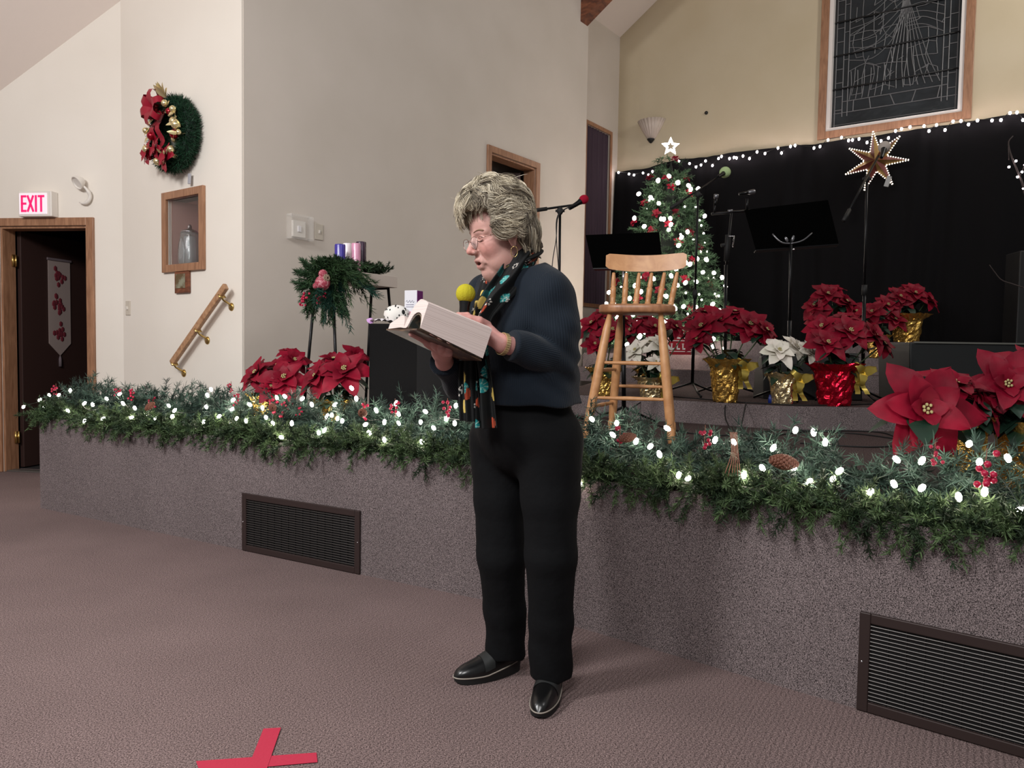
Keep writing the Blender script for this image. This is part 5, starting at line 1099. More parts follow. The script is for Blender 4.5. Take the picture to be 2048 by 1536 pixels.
# ================================================================ THE PERSON (sculpted as signed distance fields, meshed with surface nets)
class Field:
    def __init__(s, xs, ys, zs): s.a = [np.asarray(v, np.float32) for v in (xs, ys, zs)]; s.d = np.full([len(v) for v in s.a], .2, np.float32)
    def op(s, lo, hi, fn, k, mode='u'):
        pad = max(.03, k*1.5); ix = []
        for v, l, h in zip(s.a, lo, hi):
            i0 = np.searchsorted(v, l-pad); i1 = np.searchsorted(v, h+pad)
            if i1 <= i0: return
            ix.append(slice(i0, i1))
        X = s.a[0][ix[0]][:, None, None]; Y = s.a[1][ix[1]][None, :, None]; Z = s.a[2][ix[2]][None, None, :]
        d2 = fn(X, Y, Z).astype(np.float32); v = s.d[ix[0], ix[1], ix[2]]
        if mode == 'u':
            h = np.clip(.5+.5*(v-d2)/k, 0, 1); r = v+(d2-v)*h-k*h*(1-h)
        elif mode == 's':
            h = np.clip(.5-.5*(v+d2)/k, 0, 1); r = v+(-d2-v)*h+k*h*(1-h)
        elif mode == 'i':
            h = np.clip(.5-.5*(d2-v)/k, 0, 1); r = d2+(v-d2)*h+k*h*(1-h)
        s.d[ix[0], ix[1], ix[2]] = r
    def ell(s, c, r, R=None, k=.01, mode='u'):
        c = np.array(c, float); r = np.broadcast_to(np.array(r, float), (3,)); R = np.eye(3) if R is None else np.array(R); m = r.max()
        def fn(X, Y, Z):
            x, y, z = X-c[0], Y-c[1], Z-c[2]; q = [(R[0, i]*x+R[1, i]*y+R[2, i]*z)/r[i] for i in range(3)]
            k0 = np.sqrt(q[0]**2+q[1]**2+q[2]**2)+1e-9; k1 = np.sqrt((q[0]/r[0])**2+(q[1]/r[1])**2+(q[2]/r[2])**2)+1e-9
            return k0*(k0-1)/k1
        s.op(c-m, c+m, fn, k, mode)
    def cap(s, a, b, ra, rb, k=.01, mode='u', flat=None):
        """round cone a->b; flat=(axis, factor) squashes the section along axis"""
        a = np.array(a, float); b = np.array(b, float); ab = b-a; L2 = ab@ab; m = max(ra, rb)*1.3
        def fn(X, Y, Z):
            x, y, z = X-a[0], Y-a[1], Z-a[2]; t = np.clip((x*ab[0]+y*ab[1]+z*ab[2])/L2, 0, 1)
            x = x-ab[0]*t; y = y-ab[1]*t; z = z-ab[2]*t
            if flat is not None:
                ax, fc = flat; pr = x*ax[0]+y*ax[1]+z*ax[2]; e = (1/fc-1); x = x+ax[0]*pr*e; y = y+ax[1]*pr*e; z = z+ax[2]*pr*e
            return np.sqrt(x*x+y*y+z*z)-(ra+(rb-ra)*t)
        s.op(np.minimum(a, b)-m, np.maximum(a, b)+m, fn, k, mode)
    def chain(s, P, r, k=.01, flat=None):
        for i in range(len(P)-1): s.cap(P[i], P[i+1], r[i], r[i+1], k, 'u', flat)
    def mesh(s):
        d = s.d; ins = d < 0; c = np.zeros([n-1 for n in d.shape], np.uint8)
        sl_ = [(slice(0, -1), slice(1, None))[i] for i in (0, 1)]
        for i in (0, 1):
            for j in (0, 1):
                for k in (0, 1): c += ins[sl_[i], sl_[j], sl_[k]]
        act = np.argwhere((c > 0) & (c < 8)); sh = c.shape; lin_ = (act[:, 0]*sh[1]+act[:, 1])*sh[2]+act[:, 2]
        V = np.zeros((len(act), 3)); cnt = np.zeros(len(act))
        A = [v.astype(float) for v in s.a]
        def corner(o): i = act+np.array(o); return d[i[:, 0], i[:, 1], i[:, 2]].astype(float), np.stack([A[0][i[:, 0]], A[1][i[:, 1]], A[2][i[:, 2]]], 1)
        cs = {o: corner(o) for o in [(i, j, k) for i in (0, 1) for j in (0, 1) for k in (0, 1)]}
        for o in cs:
            for ax in range(3):
                if o[ax] == 0:
                    o2 = list(o); o2[ax] = 1; o2 = tuple(o2); d1_, p1_ = cs[o]; d2_, p2_ = cs[o2]; m = (d1_ < 0) != (d2_ < 0)
                    t = d1_[m]/(d1_[m]-d2_[m]); V[m] += p1_[m]+(p2_[m]-p1_[m])*t[:, None]; cnt[m] += 1
        V /= cnt[:, None]; Fc = []
        for ax in range(3):
            u, v = (ax+1) % 3, (ax+2) % 3
            a0 = [slice(None)]*3; a1 = [slice(None)]*3; a0[ax] = slice(0, -1); a1[ax] = slice(1, None)
            ch = ins[tuple(a0)] != ins[tuple(a1)]; idx = np.argwhere(ch)
            ok = (idx[:, u] > 0) & (idx[:, v] > 0) & (idx[:, u] < sh[u]) & (idx[:, v] < sh[v]); idx = idx[ok]
            q = []
            for (du, dv) in ((-1, -1), (0, -1), (0, 0), (-1, 0)):
                i = idx.copy(); i[:, u] += du; i[:, v] += dv; q.append(np.searchsorted(lin_, (i[:, 0]*sh[1]+i[:, 1])*sh[2]+i[:, 2]))
            q = np.stack(q, 1); fl_ = ~ins[idx[:, 0], idx[:, 1], idx[:, 2]]; q[fl_] = q[fl_][:, ::-1]; Fc.append(q)
        return V, np.concatenate(Fc)
def fmesh(name, V, Fc, m, parent, col=None, attr=None, smooth_it=0):
    me = bpy.data.meshes.new(name); me.from_pydata(V.tolist(), [], Fc.tolist()); me.materials.append(m)
    if col is not None:
        ca = me.color_attributes.new('col', 'FLOAT_COLOR', 'POINT'); C = np.ones((len(V), 4)); C[:, :3] = col; ca.data.foreach_set('color', C.ravel())
    if attr is not None: a = me.attributes.new('rib', 'FLOAT', 'POINT'); a.data.foreach_set('value', attr.astype(np.float32))
    me.polygons.foreach_set('use_smooth', [True]*len(me.polygons)); me.update(); o = bpy.data.objects.new(name, me); COL.objects.link(o); o.parent = parent
    return o
def relax(V, Fc, it=2, lam=.5):
    n = len(V); E = np.concatenate([Fc[:, [0, 1]], Fc[:, [1, 2]], Fc[:, [2, 3]], Fc[:, [3, 0]]]); E = np.concatenate([E, E[:, ::-1]])
    cnt = np.bincount(E[:, 0], minlength=n)[:, None]+1e-9
    for _ in range(it):
        S = np.stack([np.bincount(E[:, 0], V[E[:, 1], c], minlength=n) for c in range(3)], 1)/cnt; V = V+(S-V)*lam
    return V
def nonuni(segs):
    out = []
    for a, b, st in segs: out.append(np.arange(a, b, st))
    return np.concatenate(out)

PO = P3(1060, 1385, 2.40); PO[2] = 0
PER = thing('person', 'person with wavy grey-blond hair, glasses, navy sweater and patterned scarf reading aloud', 'person', (0, 0, 0))
ft = np.array([-.80, -.60, 0.]); lt = np.array([.60, -.80, 0.]); zz3 = np.array([0, 0, 1.])
Rt = np.stack([ft, lt, zz3], 1)                     # torso frame: forward, left, up
# head frame
psi, the = radians(25), radians(12)
hf = np.array([-cos(psi)*cos(the), -sin(psi)*cos(the), -sin(the)]); hl_ = np.array([sin(psi), -cos(psi), 0]); hl_ /= np.linalg.norm(hl_); hu = np.cross(hf, hl_)
HO = P3(1005, 474, 2.36); HR_ = np.stack([hf, hl_, hu], 1)
def Hd(f, l, u): return HO+HR_@np.array([f, l, u], float)
HS = 1.0
# joints
nb = P3(1040, 545, 2.40); ch = P3(1046, 640, 2.395); wa = P3(1050, 800, 2.395); pe = P3(1052, 870, 2.395)
shL = P3(1106, 590, 2.28); shR = P3(975, 590, 2.54); elL = P3(1118, 716, 2.27); wrL = P3(1006, 688, 2.165)
elR = P3(930, 775, 2.46); wrR = P3(889, 724, 2.25)
hipL = P3(1098, 880, 2.33); hipR = P3(1003, 880, 2.47); knL = P3(1102, 1110, 2.32); knR = P3(1003, 1110, 2.46)
toeL, heelL = onz(1078, 1437), onz(1108, 1372); toeR, heelR = onz(908, 1368), onz(1040, 1338)
anL = heelL*.72+toeL*.28+[0, 0, .10]; anR = heelR*.78+toeR*.22+[0, 0, .10]

# ---- book frame (needed for the hands)
BTL = P3(857, 606, 2.0); bs = np.array([-.84, -.44, .31]); bs /= np.linalg.norm(bs); bl = np.array([.46, -.89, 0.]); bl -= bs*(bl@bs); bl /= np.linalg.norm(bl); bu = np.cross(bs, bl)
BW, BLn, BT = .135, .20, .070           # page width, height, thickness of the near block
BO = BTL-bl*BW-bu*BT                     # spine at the head end, on the cover
def Bk(s_, l_, u_): return BO+bs*s_+bl*l_+bu*u_      # s from head (0) towards the body (-BLn)

# ---------------------------------------------------------------- body
xs = np.arange(-.42, .26, .0023); ys = nonuni([(1.98, 2.62, .0023), (2.62, 2.75, .01)]); zs = nonuni([(-.01, .98, .02), (.98, 1.22, .0024), (1.22, 1.30, .006), (1.30, 1.72, .0021)])
B = Field(xs, ys, zs)
B.ell(wa+[0, 0, .03], (.12, .15, .14), Rt, .03); B.ell(ch+[0, 0, .0], (.10, .14, .16), Rt, .04); B.ell(pe, (.12, .15, .12), Rt, .03)
B.chain([shL, elL, wrL], [.042, .036, .026], .02); B.chain([shR, elR, wrR], [.042, .036, .026], .02)
B.cap(shL*.8+shR*.2, shR*.8+shL*.2, .045, .045, .03)
B.chain([hipL, knL, anL], [.085, .055, .036], .02); B.chain([hipR, knR, anR], [.085, .055, .036], .02)
B.chain([anL, anL*.3+toeL*.7+[0, 0, -.02]], [.030, .016], .02); B.chain([anR, anR*.3+toeR*.7+[0, 0, -.03]], [.030, .016], .02)
B.cap(nb-[0, 0, .03], Hd(-.035, 0, -.035), .062, .058, .03); B.ell(nb+[0.0, 0, -.035], (.085, .16, .045), Rt, .03)
# head
def he(c, r, k=.01, mode='u', rot=None):
    R = HR_ if rot is None else HR_@rot; B.ell(Hd(*c), r, R, k, mode)
def hc(a, b, ra, rb, k=.006, mode='u'): B.cap(Hd(*a), Hd(*b), ra, rb, k, mode)
he((-.012, 0, .048), (.098, .077, .083), .02); he((.040, 0, -.015), (.056, .062, .085), .025)
he((.050, 0, .045), (.046, .060, .046), .02); he((.034, 0, -.074), (.050, .053, .044), .02)
for s_ in (-1, 1):
    he((.028, s_*.040, -.070), (.036, .022, .036), .02); he((.062, s_*.036, -.028), (.027, .023, .026), .018)
he((.068, 0, -.101), (.0195, .024, .018), .018); hc((.046, 0, -.112), (-.0, 0, -.118), .030, .045, .02); hc((.056, 0, -.106), (.03, 0, -.122), .020, .034, .010)
for s_ in (-1, 1):
    hc((.089, s_*.012, .023), (.073, s_*.046, .021), .0085, .0075, .010)
    he((.104, s_*.031, .003), (.016, .0165, .0125), .012, 's')
    he((.0745, s_*.032, .002), (.0165, .0155, .0145), .003)
    hc((.0885, s_*.021, -.010), (.080, s_*.043, -.010), .0035, .003, .006)
hc((.093, 0, .018), (.113, 0, -.022), .0065, .0100, .010); he((.1165, 0, -.029), (.0115, .0125, .0105), .006)
for s_ in (-1, 1):
    he((.105, s_*.0115, -.034), (.0105, .0075, .0078), .005); he((.107, s_*.0068, -.0405), (.005, .0032, .004), .002, 's')
he((.083, 0, -.062), (.018, .030, .026), .012)
hc((.0985, -.012, -.0585), (.0985, .012, -.0585), .0052, .0052, .005); hc((.093, -.022, -.065), (.099, 0, -.0575), .003, .005, .004); hc((.093, .022, -.065), (.099, 0, -.0575), .003, .005, .004)
hc((.0905, -.012, -.0805), (.0905, .012, -.0805), .0062, .0062, .006)
he((.098, 0, -.0695), (.017, .0175, .0056), .002, 's'); he((.088, 0, -.0695), (.016, .019, .0045), .002, 's')
for s_ in (-1, 1):
    hc((.095, s_*.020, -.038), (.084, s_*.034, -.068), .0030, .0022, .006, 's'); hc((.084, s_*.027, -.078), (.072, s_*.033, -.100), .0026, .0016, .006, 's'); hc((.088, s_*.019, -.019), (.074, s_*.046, -.024), .0020, .0016, .005, 's'); hc((.062, s_*.057, .006), (.050, s_*.064, -.004), .0012, .001, .004, 's')
    he((.002, s_*.078, -.002), (.017, .0065, .031), .004, 'u', rotm('Y', -.25)); he((.004, s_*.083, .003), (.010, .005, .020), .004, 's'); he((.004, s_*.077, -.030), (.009, .006, .011), .004)
# hands: palm + five fingers each
def finger(P, r): B.chain([np.array(p) for p in P], r, .0035)
Cm = P3(931, 590, 2.235); Cb = P3(921, 722, 2.215); mdir = (Cb-Cm)/np.linalg.norm(Cb-Cm)       # microphone axis
# near (left) hand: around the microphone behind the foot of the book, thumb over the page
pL = P3(966, 663, 2.175)
B.cap(wrL, wrL*.3+pL*.7, .024, .025, .012, flat=((.5, .2, .84), 1.0)); B.ell(pL, (.044, .017, .030), frame(pL-wrL)[:, [2, 0, 1]], .012)
mx = lambda u: Cm+mdir*u
side = np.array([.25, -.97, 0]); tol = np.array([-.97, -.25, 0])
for k, u in enumerate((.062, .080, .098, .114)):
    r = (.0092, .0095, .0092, .0082)[k]; c = mx(u); kn = pL+np.array([-.030, -.012, .020])*1.0+mdir*(k*.0165-.006)
    finger([kn, c+np.array([.012, -.030, 0]), c+np.array([-.014, -.027, 0]), c+np.array([-.027, -.006, .0])], [r*1.08, r, r*.95, r*.8])
finger([pL+[.012, .004, .018], pL+[-.010, -.020, .030], P3(940, 637, 2.15), P3(922, 632, 2.145)], [.0135, .0125, .0112, .0090])
# far (right) hand: holding the spine from below, knuckles toward the camera
pR = P3(884, 706, 2.18); B.cap(wrR, pR, .025, .026, .012); B.ell(pR, (.040, .030, .019), frame(pR-wrR)[:, [2, 0, 1]], .012)
for k, (kx, ky, mx_, my, tx, ty, dy) in enumerate(((856, 688, 850, 668, 858, 660, 0), (869, 690, 866, 668, 872, 664, -.012), (884, 697, 883, 676, 886, 672, -.016), (898, 706, 899, 687, 900, 682, -.014))):
    r = (.0100, .0104, .0100, .0090)[k]; Yk = 2.125+dy
    finger([pR+np.array([.0, -.01, .0])*1+(P3(kx, ky, Yk)-pR)*.35, P3(kx, ky, Yk), P3(mx_, my, Yk-.004), P3(tx, ty, Yk+.030)], [.0115, r*1.12, r, r*.85])
finger([pR+(-.01, -.005, .004), P3(856, 684, 2.13), P3(838, 674, 2.10), P3(823, 668, 2.085)], [.0125, .0115, .0100, .0085])
V, Fc = B.mesh(); V = relax(V, Fc, 1, .5)
# skin colours, plus painted shading at the eyes and darkness in the mouth
Q = (V-HO)@HR_
base = lc((196, 152, 142)); col = np.tile(base, (len(V), 1))
def tint(c, rad, rgb, amt, pts=None):
    global col
    d = np.sqrt((((Q if pts is None else pts)-np.array(c))**2/np.array(np.broadcast_to(rad, 3))**2).sum(1)); w = (np.clip(1-d, 0, 1)**.7*amt)[:, None]; col = col*(1-w)+lc(rgb)*w
for s_ in (-1, 1):
    tint((.075, s_*.045, -.03), .035, (200, 124, 116), .55); tint((.075, s_*.04, .005), (.03, .022, .012), (170, 118, 108), .7); tint((.0, s_*.08, 0), .035, (205, 130, 118), .6)
    tint((.03, s_*.045, -.085), .035, (190, 130, 116), .5)
tint((.115, 0, -.03), .02, (206, 118, 108), .7); tint((.095, 0, -.069), (.016, .024, .018), (164, 92, 90), .8); tint((.088, 0, -.0695), (.02, .019, .0058), (40, 16, 16), 1.6)
tint((-.0, 0, -.12), .06, (186, 126, 112), .5)
hnd = V[:, 2] < 1.25; rg = np.random.default_rng(3); 
col[hnd] = col[hnd]*.25+lc((194, 138, 132))*.75
skin = attrmat('skin', rough=.5, spec=.35, bump=(140, .25, .002)); skin.node_tree.nodes['Principled BSDF'].inputs['Subsurface Weight'].default_value = .12
skin.node_tree.nodes['Principled BSDF'].inputs['Subsurface Radius'].default_value = (.02, .008, .005)
fmesh('body', V, Fc, skin, PER, col)
# brows, lashes, and dark lines drawn for the shade in the lid creases
HV = Q[(Q[:, 0] > .03) & (np.abs(Q[:, 1]) < .08) & (Q[:, 2] > -.12)]
def sf(l_, u_):
    m = (np.abs(HV[:, 1]-l_) < .0035) & (np.abs(HV[:, 2]-u_) < .0035); return HV[m, 0].max() if m.any() else .08
mb = MB(); mk = MB()
for s_ in (-1, 1):
    for k in range(26):
        u = k/25; l_ = s_*(.013+.034*u); u_ = .024+.006*sin(u*2.6)-.003*u; c = Hd(sf(l_, u_)+.0004, l_, u_); mb.tube([c, Hd(sf(l_+s_*.005, u_+.002)+.0006, l_+s_*.005, u_+.0025)], .0008, 4)
    mk.tube([Hd(sf(s_*(.032+.0135*t), -.0052+.0030*t*t)+.0004, s_*(.032+.0135*t), -.0052+.0030*t*t) for t in np.linspace(-1, 1, 11)], .0011, 5); mk.tube([Hd(sf(s_*(.032+.0125*t), .0100-.004*t*t)+.0001, s_*(.032+.0125*t), .0100-.004*t*t) for t in np.linspace(-1, 1, 11)], .0006, 5)
mb.build('eyebrows', mat('brow_hair', (150, 120, 96), .8), PER); mk.build('lashes_and_lid_shade', mat('lash_and_crease', (70, 44, 38), .8), PER)
# ---------------------------------------------------------------- hair
hc0 = np.array([.010, 0, .078]); hr0 = np.array([.120, .104, .114])
Hf = Field(np.arange(HO[0]-.20, HO[0]+.20, .004), np.arange(HO[1]-.18, HO[1]+.18, .004), np.arange(HO[2]-.14, HO[2]+.24, .004))
Hf.ell(Hd(*hc0), hr0*.93, HR_, .01); Hf.ell(Hd(-.055, 0, -.005), (.052, .080, .072), HR_, .02)
Hf.ell(Hd(.005, .070, .045), (.034, .024, .044), HR_, .008); Hf.ell(Hd(.02, -.068, .03), (.035, .026, .055), HR_, .01)
Hf.ell(Hd(.125, 0, -.03), (.072, .085, .098), HR_, .012, 's'); Hf.ell(Hd(.118, .0, .030), (.060, .085, .060), HR_, .012, 's'); Hf.ell(Hd(.100, .055, .045), (.050, .045, .050), HR_, .012, 's'); Hf.ell(Hd(.012, .088, -.030), (.024, .03, .026), HR_, .008, 's')
Vh, Fh = Hf.mesh(); qh = (Vh-HO)@HR_
nz = .5+.5*np.sin(qh[:, 0]*150+6*np.sin(qh[:, 2]*50)+qh[:, 1]*70); Vh = relax(Vh, Fh, 1)
fmesh('hair', Vh, Fh, attrmat('hair_base', rough=.7, spec=.2), PER, lc((128, 119, 100))*(.55+.6*nz[:, None]))
hm = MB(); rg = np.random.default_rng(12); part = np.array([.02, -.01, .195])
def surf(q, lift): v = (q-hc0)/hr0; return hc0+v/np.linalg.norm(v)*hr0*lift
def blocked(p): return (p[0] > .068 and p[2] < .040) or (p[1] > .0 and p[0] > .068 and p[2] < .088-.2*abs(p[1]-.035)) or (p[0] > .045 and p[2] < .012) or (p[0] > -.012 and p[2] < -.018) or p[2] < -.085
TONES = [lc((232, 222, 200)), lc((198, 186, 162)), lc((154, 142, 122)), lc((98, 88, 76))]
def strands(path, n, spread, w0, tone):
    P_ = np.array(path); k_ = len(P_); T_ = np.gradient(P_, axis=0); T_ /= np.linalg.norm(T_, axis=1)[:, None]+1e-9
    N_ = P_-hc0; N_ /= np.linalg.norm(N_, axis=1)[:, None]; Sd = np.cross(T_, N_); Sd /= np.linalg.norm(Sd, axis=1)[:, None]+1e-9
    t_ = np.linspace(0, 1, k_)[:, None]
    for _ in range(n):
        a, b = rg.normal(size=2); ph_ = rg.uniform(0, 6.28); env = (.75+.5*np.sin(t_*2.6)-.7*t_**2)
        Q_ = P_+Sd*a*spread*env+N_*(b*spread*.35*env)+Sd*(.0012*np.sin(t_*9+ph_))
        c_ = TONES[min(3, max(0, tone+rg.integers(-1, 2)))]*rg.uniform(.8, 1.2)
        w = w0*rg.uniform(.7, 1.3)*np.sin(np.linspace(.45, 3.0, k_))**.7+.0002
        kk = int(rg.integers(max(4, k_-5), k_+1)); w = w0*rg.uniform(.7, 1.3)*np.sin(np.linspace(.45, 3.08, kk))**.7+.0001
        hm.tube([HO+HR_@p for p in Q_[:kk]], w, 3, col=np.repeat((c_[None]*np.linspace(.75, 1.15, kk)[:, None]), 3, 0), cap=False)
nc = 0; tries = 0
while nc < 330 and tries < 9000:
    tries += 1; v = rg.normal(size=3); v /= np.linalg.norm(v); q = hc0+v*hr0
    if blocked(q) or q[2] < -.05: continue
    pts = []; L = rg.uniform(.075, .125)*(1.0 if q[2] > .03 else .7); n_ = 15; ph_ = rg.uniform(0, 6.28); am = rg.uniform(.6, 1.5)*rg.choice([-1, 1]); l0 = rg.uniform(.93, 1.0); fl_ = rg.uniform(.02, .16); fq = rg.uniform(4.0, 7.5)
    for i in range(n_):
        t_ = i/(n_-1); p = surf(q, l0+fl_*t_**1.6+.03*sin(ph_+t_*6))
        if blocked(p): break
        pts.append(p); nv = (q-hc0)/hr0**2; nv /= np.linalg.norm(nv); d = q-part; d = d-nv*(d@nv); d /= np.linalg.norm(d)+1e-6
        back_ = np.array([-1.0, 0, -.35]) if (q[0] < .075 and abs(q[1]) > .03) else np.array([0., 0, -.2])
        d = d*.75+(back_-nv*(back_@nv))*.6; sd = np.cross(nv, d); d = d+sd*am*sin(ph_+t_*fq); d = d-nv*(d@nv); d /= np.linalg.norm(d); q = surf(q+d*L/n_, 1)
    if len(pts) < 7: continue
    strands(pts, 30, rg.uniform(.005, .010), .0007, int(rg.choice([0, 1, 1, 2, 2, 3]))); nc += 1
for k in range(34):      # fringe falling forward over the far side of the forehead
    l_ = rg.uniform(-.075, .022); P_ = []; ps = rg.uniform(0, 6.28); dn = rg.uniform(.085, .118)*(1.0 if l_ < 0 else .8)
    for t_ in np.linspace(0, 1, 12):
        f_ = .070+.066*sin(t_*1.9)-.010*t_*t_-6.5*l_**2*(.3+.7*t_); P_.append(np.array([f_, l_*(1+.15*t_)+.008*sin(t_*5+ps), .150-dn*t_**1.2]))
    strands(P_, 24, .0062, .0007, int(rg.choice([0, 0, 1, 2])))
for k in range(26):      # wisps over the near forehead
    l_ = rg.uniform(-.03, .058); P_ = []; ps = rg.uniform(0, 6.28); fx = .098-6*max(0, abs(l_)-.015)**2*2
    for t_ in np.linspace(0, 1, 9): P_.append(np.array([fx-.012+.016*sin(t_*2.2), l_*(1+.1*t_)+.006*sin(t_*4+ps)-.008*t_, .118-(.052+.02*rg.random())*t_]))
    strands(P_, 9, .004, .0006, int(rg.choice([0, 1, 2])))
for k in range(52):      # temple and ear locks curling back
    z_ = rg.uniform(.022, .11); P_ = []; zz_ = rg.uniform(.02, .05); fe = rg.uniform(.07, .115); wv = rg.uniform(.6, 1.6); ps = rg.uniform(0, 6.28)
    for t_ in np.linspace(0, 1, 12): P_.append(np.array([.070-fe*t_-.01*z_, .0935+.012*sin(t_*2.6)+.004*sin(t_*8+ps)+.008*t_**3, z_-zz_*t_+.010*wv*sin(t_*5.4+ps)]))
    if min(p[2] for p in P_) > -.020: strands(P_, 28, .0075, .0007, int(rg.choice([0, 1, 2])))
for k in range(64):      # nape locks
    a_ = rg.uniform(-2.0, 2.0); P_ = []; ps = rg.uniform(0, 6.28); z0_ = rg.uniform(-.02, .07)
    for t_ in np.linspace(0, 1, 12): z_ = z0_-(z0_+rg.uniform(.078, .082))*t_; rr_ = 1.0-.22*max(0, -z_/.08)+.03*sin(t_*7+ps); P_.append(np.array([-.052-.062*cos(a_)*rr_, .088*sin(a_)*rr_+.006*sin(t_*6+ps), z_]))
    strands(P_, 26, .008, .0007, int(rg.choice([1, 2, 3])))
for k in range(26):      # flyaway tips
    v = rg.normal(size=3); v[2] = abs(v[2])+.3; v /= np.linalg.norm(v); q = hc0+v*hr0*.98; d = v+rg.normal(size=3)*.7; d /= np.linalg.norm(d); cc_ = rg.normal(size=3)*.012
    strands([q+d*t_*.03+cc_*t_*t_ for t_ in np.linspace(0, 1, 7)], 3, .0016, .0004, 1)
hm.build('hair_locks', attrmat('hair_strand', rough=.45, spec=.35), PER)
o_hair_parent = None
# glasses and earring
gm = MB(); ln = MB()
for s_ in (-1, 1):
    th_ = np.linspace(0, 2*pi, 29); fr = [Hd(.112-.006*abs(cos(t))**2*0-.25*(s_*.033+.023*cos(t))**2*4*.5, s_*.033+.0245*cos(t), -.006+.0185*sin(t)+.0015*cos(2*t)) for t in th_]; gm.tube(fr, .0010, 5, cap=False)
    ln.add([Hd(.1105, s_*.033, -.006)]+[p for p in fr[:-1]], [(0, i+1, (i+1) % 28+1) for i in range(28)])
    gm.tube([Hd(.104, s_*.057, .002), Hd(.085, s_*.072, .006), Hd(.0, s_*.082, .010)], .0011, 5); gm.tube([Hd(.110, s_*.012, -.004), Hd(.100, s_*.009, -.012)], .0008, 4)
gm.tube(curve_pts([Hd(.112, -.011, .0), Hd(.116, 0, .003), Hd(.112, .011, .0)], 8), .0011, 5)
o = gm.build('glasses', mat('glasses_metal', (186, 150, 140), .25, 1), PER); ln.build('glasses_lens', mat('lens', (255, 255, 255), .02, alpha=.12), o)
em = MB(); c = Hd(.006, .084, -.038); th_ = np.linspace(0, 2*pi, 25); em.tube([c+np.array([.004*sin(t)+.0, .0, 0])+zz3*(-.016+.016*cos(t))+np.array([.006, .0, 0])*sin(t) for t in th_], .0011, 6, cap=False); em.build('earring', mat('earring_gold', (226, 196, 130), .2, 1), PER)
# ---------------------------------------------------------------- sweater
S = Field(np.arange(-.26, .30, .0042), np.arange(2.08, 2.80, .0042), np.arange(.90, 1.44, .0042))
S.ell(ch+ft*-.005+[0, 0, .0], (.135, .170, .19), Rt, .04); S.ell(wa+[0, 0, .06], (.158, .188, .18), Rt, .06); S.ell(pe+[0, 0, .05], (.168, .200, .17), Rt, .05)
S.ell(ch+ft*.075+lt*.065-[0, 0, .03], (.06, .07, .065), Rt, .04); S.ell(ch+ft*.075-lt*.065-[0, 0, .03], (.06, .07, .065), Rt, .04)
S.cap(shL*.86+shR*.14+[0, 0, -.01], shR*.86+shL*.14, .060, .060, .05); S.ell(nb-[0, 0, .05], (.095, .14, .05), Rt, .04)
cuL = wrL*.86+elL*.14; cuR = wrR*1.0+elR*.0; arL = (wrL-elL)/np.linalg.norm(wrL-elL); arR = (wrR-elR)/np.linalg.norm(wrR-elR)
upL = shL*.45+elL*.55
S.chain([shL, upL, elL+[.004, 0, .006]], [.060, .066, .058], .04); S.cap(nb+[0, 0, -.012]+lt*.05, shL, .045, .055, .04); S.cap(nb+[0, 0, -.012]-lt*.05, shR, .045, .055, .04)
Fv = Field(S.a[0], S.a[1], S.a[2]); Fv.chain([upL, elL, elL*.35+cuL*.65, cuL+arL*.03], [.058, .057, .050, .044], .02)
pc = cuL
def halfL(X, Y, Z): return (X-pc[0])*arL[0]+(Y-pc[1])*arL[1]+(Z-pc[2])*arL[2]
Fv.op(pc-.12, pc+.12, halfL, .004, 'i')
S.d = np.minimum(S.d, Fv.d)*1.0
h_ = np.clip(.5+.5*(S.d-Fv.d)/.012, 0, 1)
Fv = Field(S.a[0], S.a[1], S.a[2]); Fv.chain([shR, elR*.9+shR*.1, elR, cuR+arR*.03], [.070, .060, .056, .045], .02); pc = cuR; arL_ = arL; arL = arR
Fv.op(pc-.12, pc+.12, halfL, .004, 'i'); arL = arL_; S.d = np.minimum(S.d, Fv.d)
# neck opening, hem
S.ell(nb+[0, 0, .045]+ft*.02, (.085, .112, .062), Rt, .006, 's')
S.op(np.array([-1, 1, .9]), np.array([1, 3, .94]), lambda X, Y, Z: (.945-Z)+0*X+0*Y, .004, 'i')
# folds
X, Y, Z = S.a[0][:, None, None], S.a[1][None, :, None], S.a[2][None, None, :]
eb = elL; g_ = np.exp(-((X-eb[0])**2+(Y-eb[1])**2+(Z-eb[2])**2)/.012)
S.d += (.0042*np.sin((X*.6+Z*1.0)*95+2*np.sin(Y*20))*g_ + .0035*np.sin(Z*55+X*22)*np.exp(-((Z-1.0)/.07)**2) + .003*np.sin(X*40-Z*30+Y*15)).astype(np.float32)
V, Fc = S.mesh(); V = relax(V, Fc, 2)
def segd(V, a, b): ab = b-a; t = np.clip((V-a)@ab/(ab@ab), 0, 1); return np.linalg.norm(V-a-t[:, None]*ab, axis=1)
def ringang(V, a, b, r): R = frame(b-a); q = (V-a)@R; return np.arctan2(q[:, 1], q[:, 0])*r
dists = np.stack([segd(V, wa-[0, 0, .2], nb)-.15, segd(V, shL, elL)-.055, segd(V, elL, wrL)-.045, segd(V, shR, elR)-.055, segd(V, elR, wrR)-.045], 1); w = dists.argmin(1)
rb_ = np.where(w == 0, np.arctan2((V-wa)@ft, (V-wa)@lt)*.18, 0.)
for i, (a_, b_) in enumerate(((shL, elL), (elL, wrL), (shR, elR), (elR, wrR))): rb_ = np.where(w == i+1, ringang(V, a_, b_, .062), rb_)
Mk = bpy.data.materials.new('navy_rib_knit'); Mk.use_nodes = True; nt = Mk.node_tree; bs_ = nt.nodes['Principled BSDF']; bs_.inputs['Base Color'].default_value = lin((19, 28, 38)); bs_.inputs['Roughness'].default_value = .85; bs_.inputs['Specular IOR Level'].default_value = .2; bs_.inputs['Sheen Weight'].default_value = .08
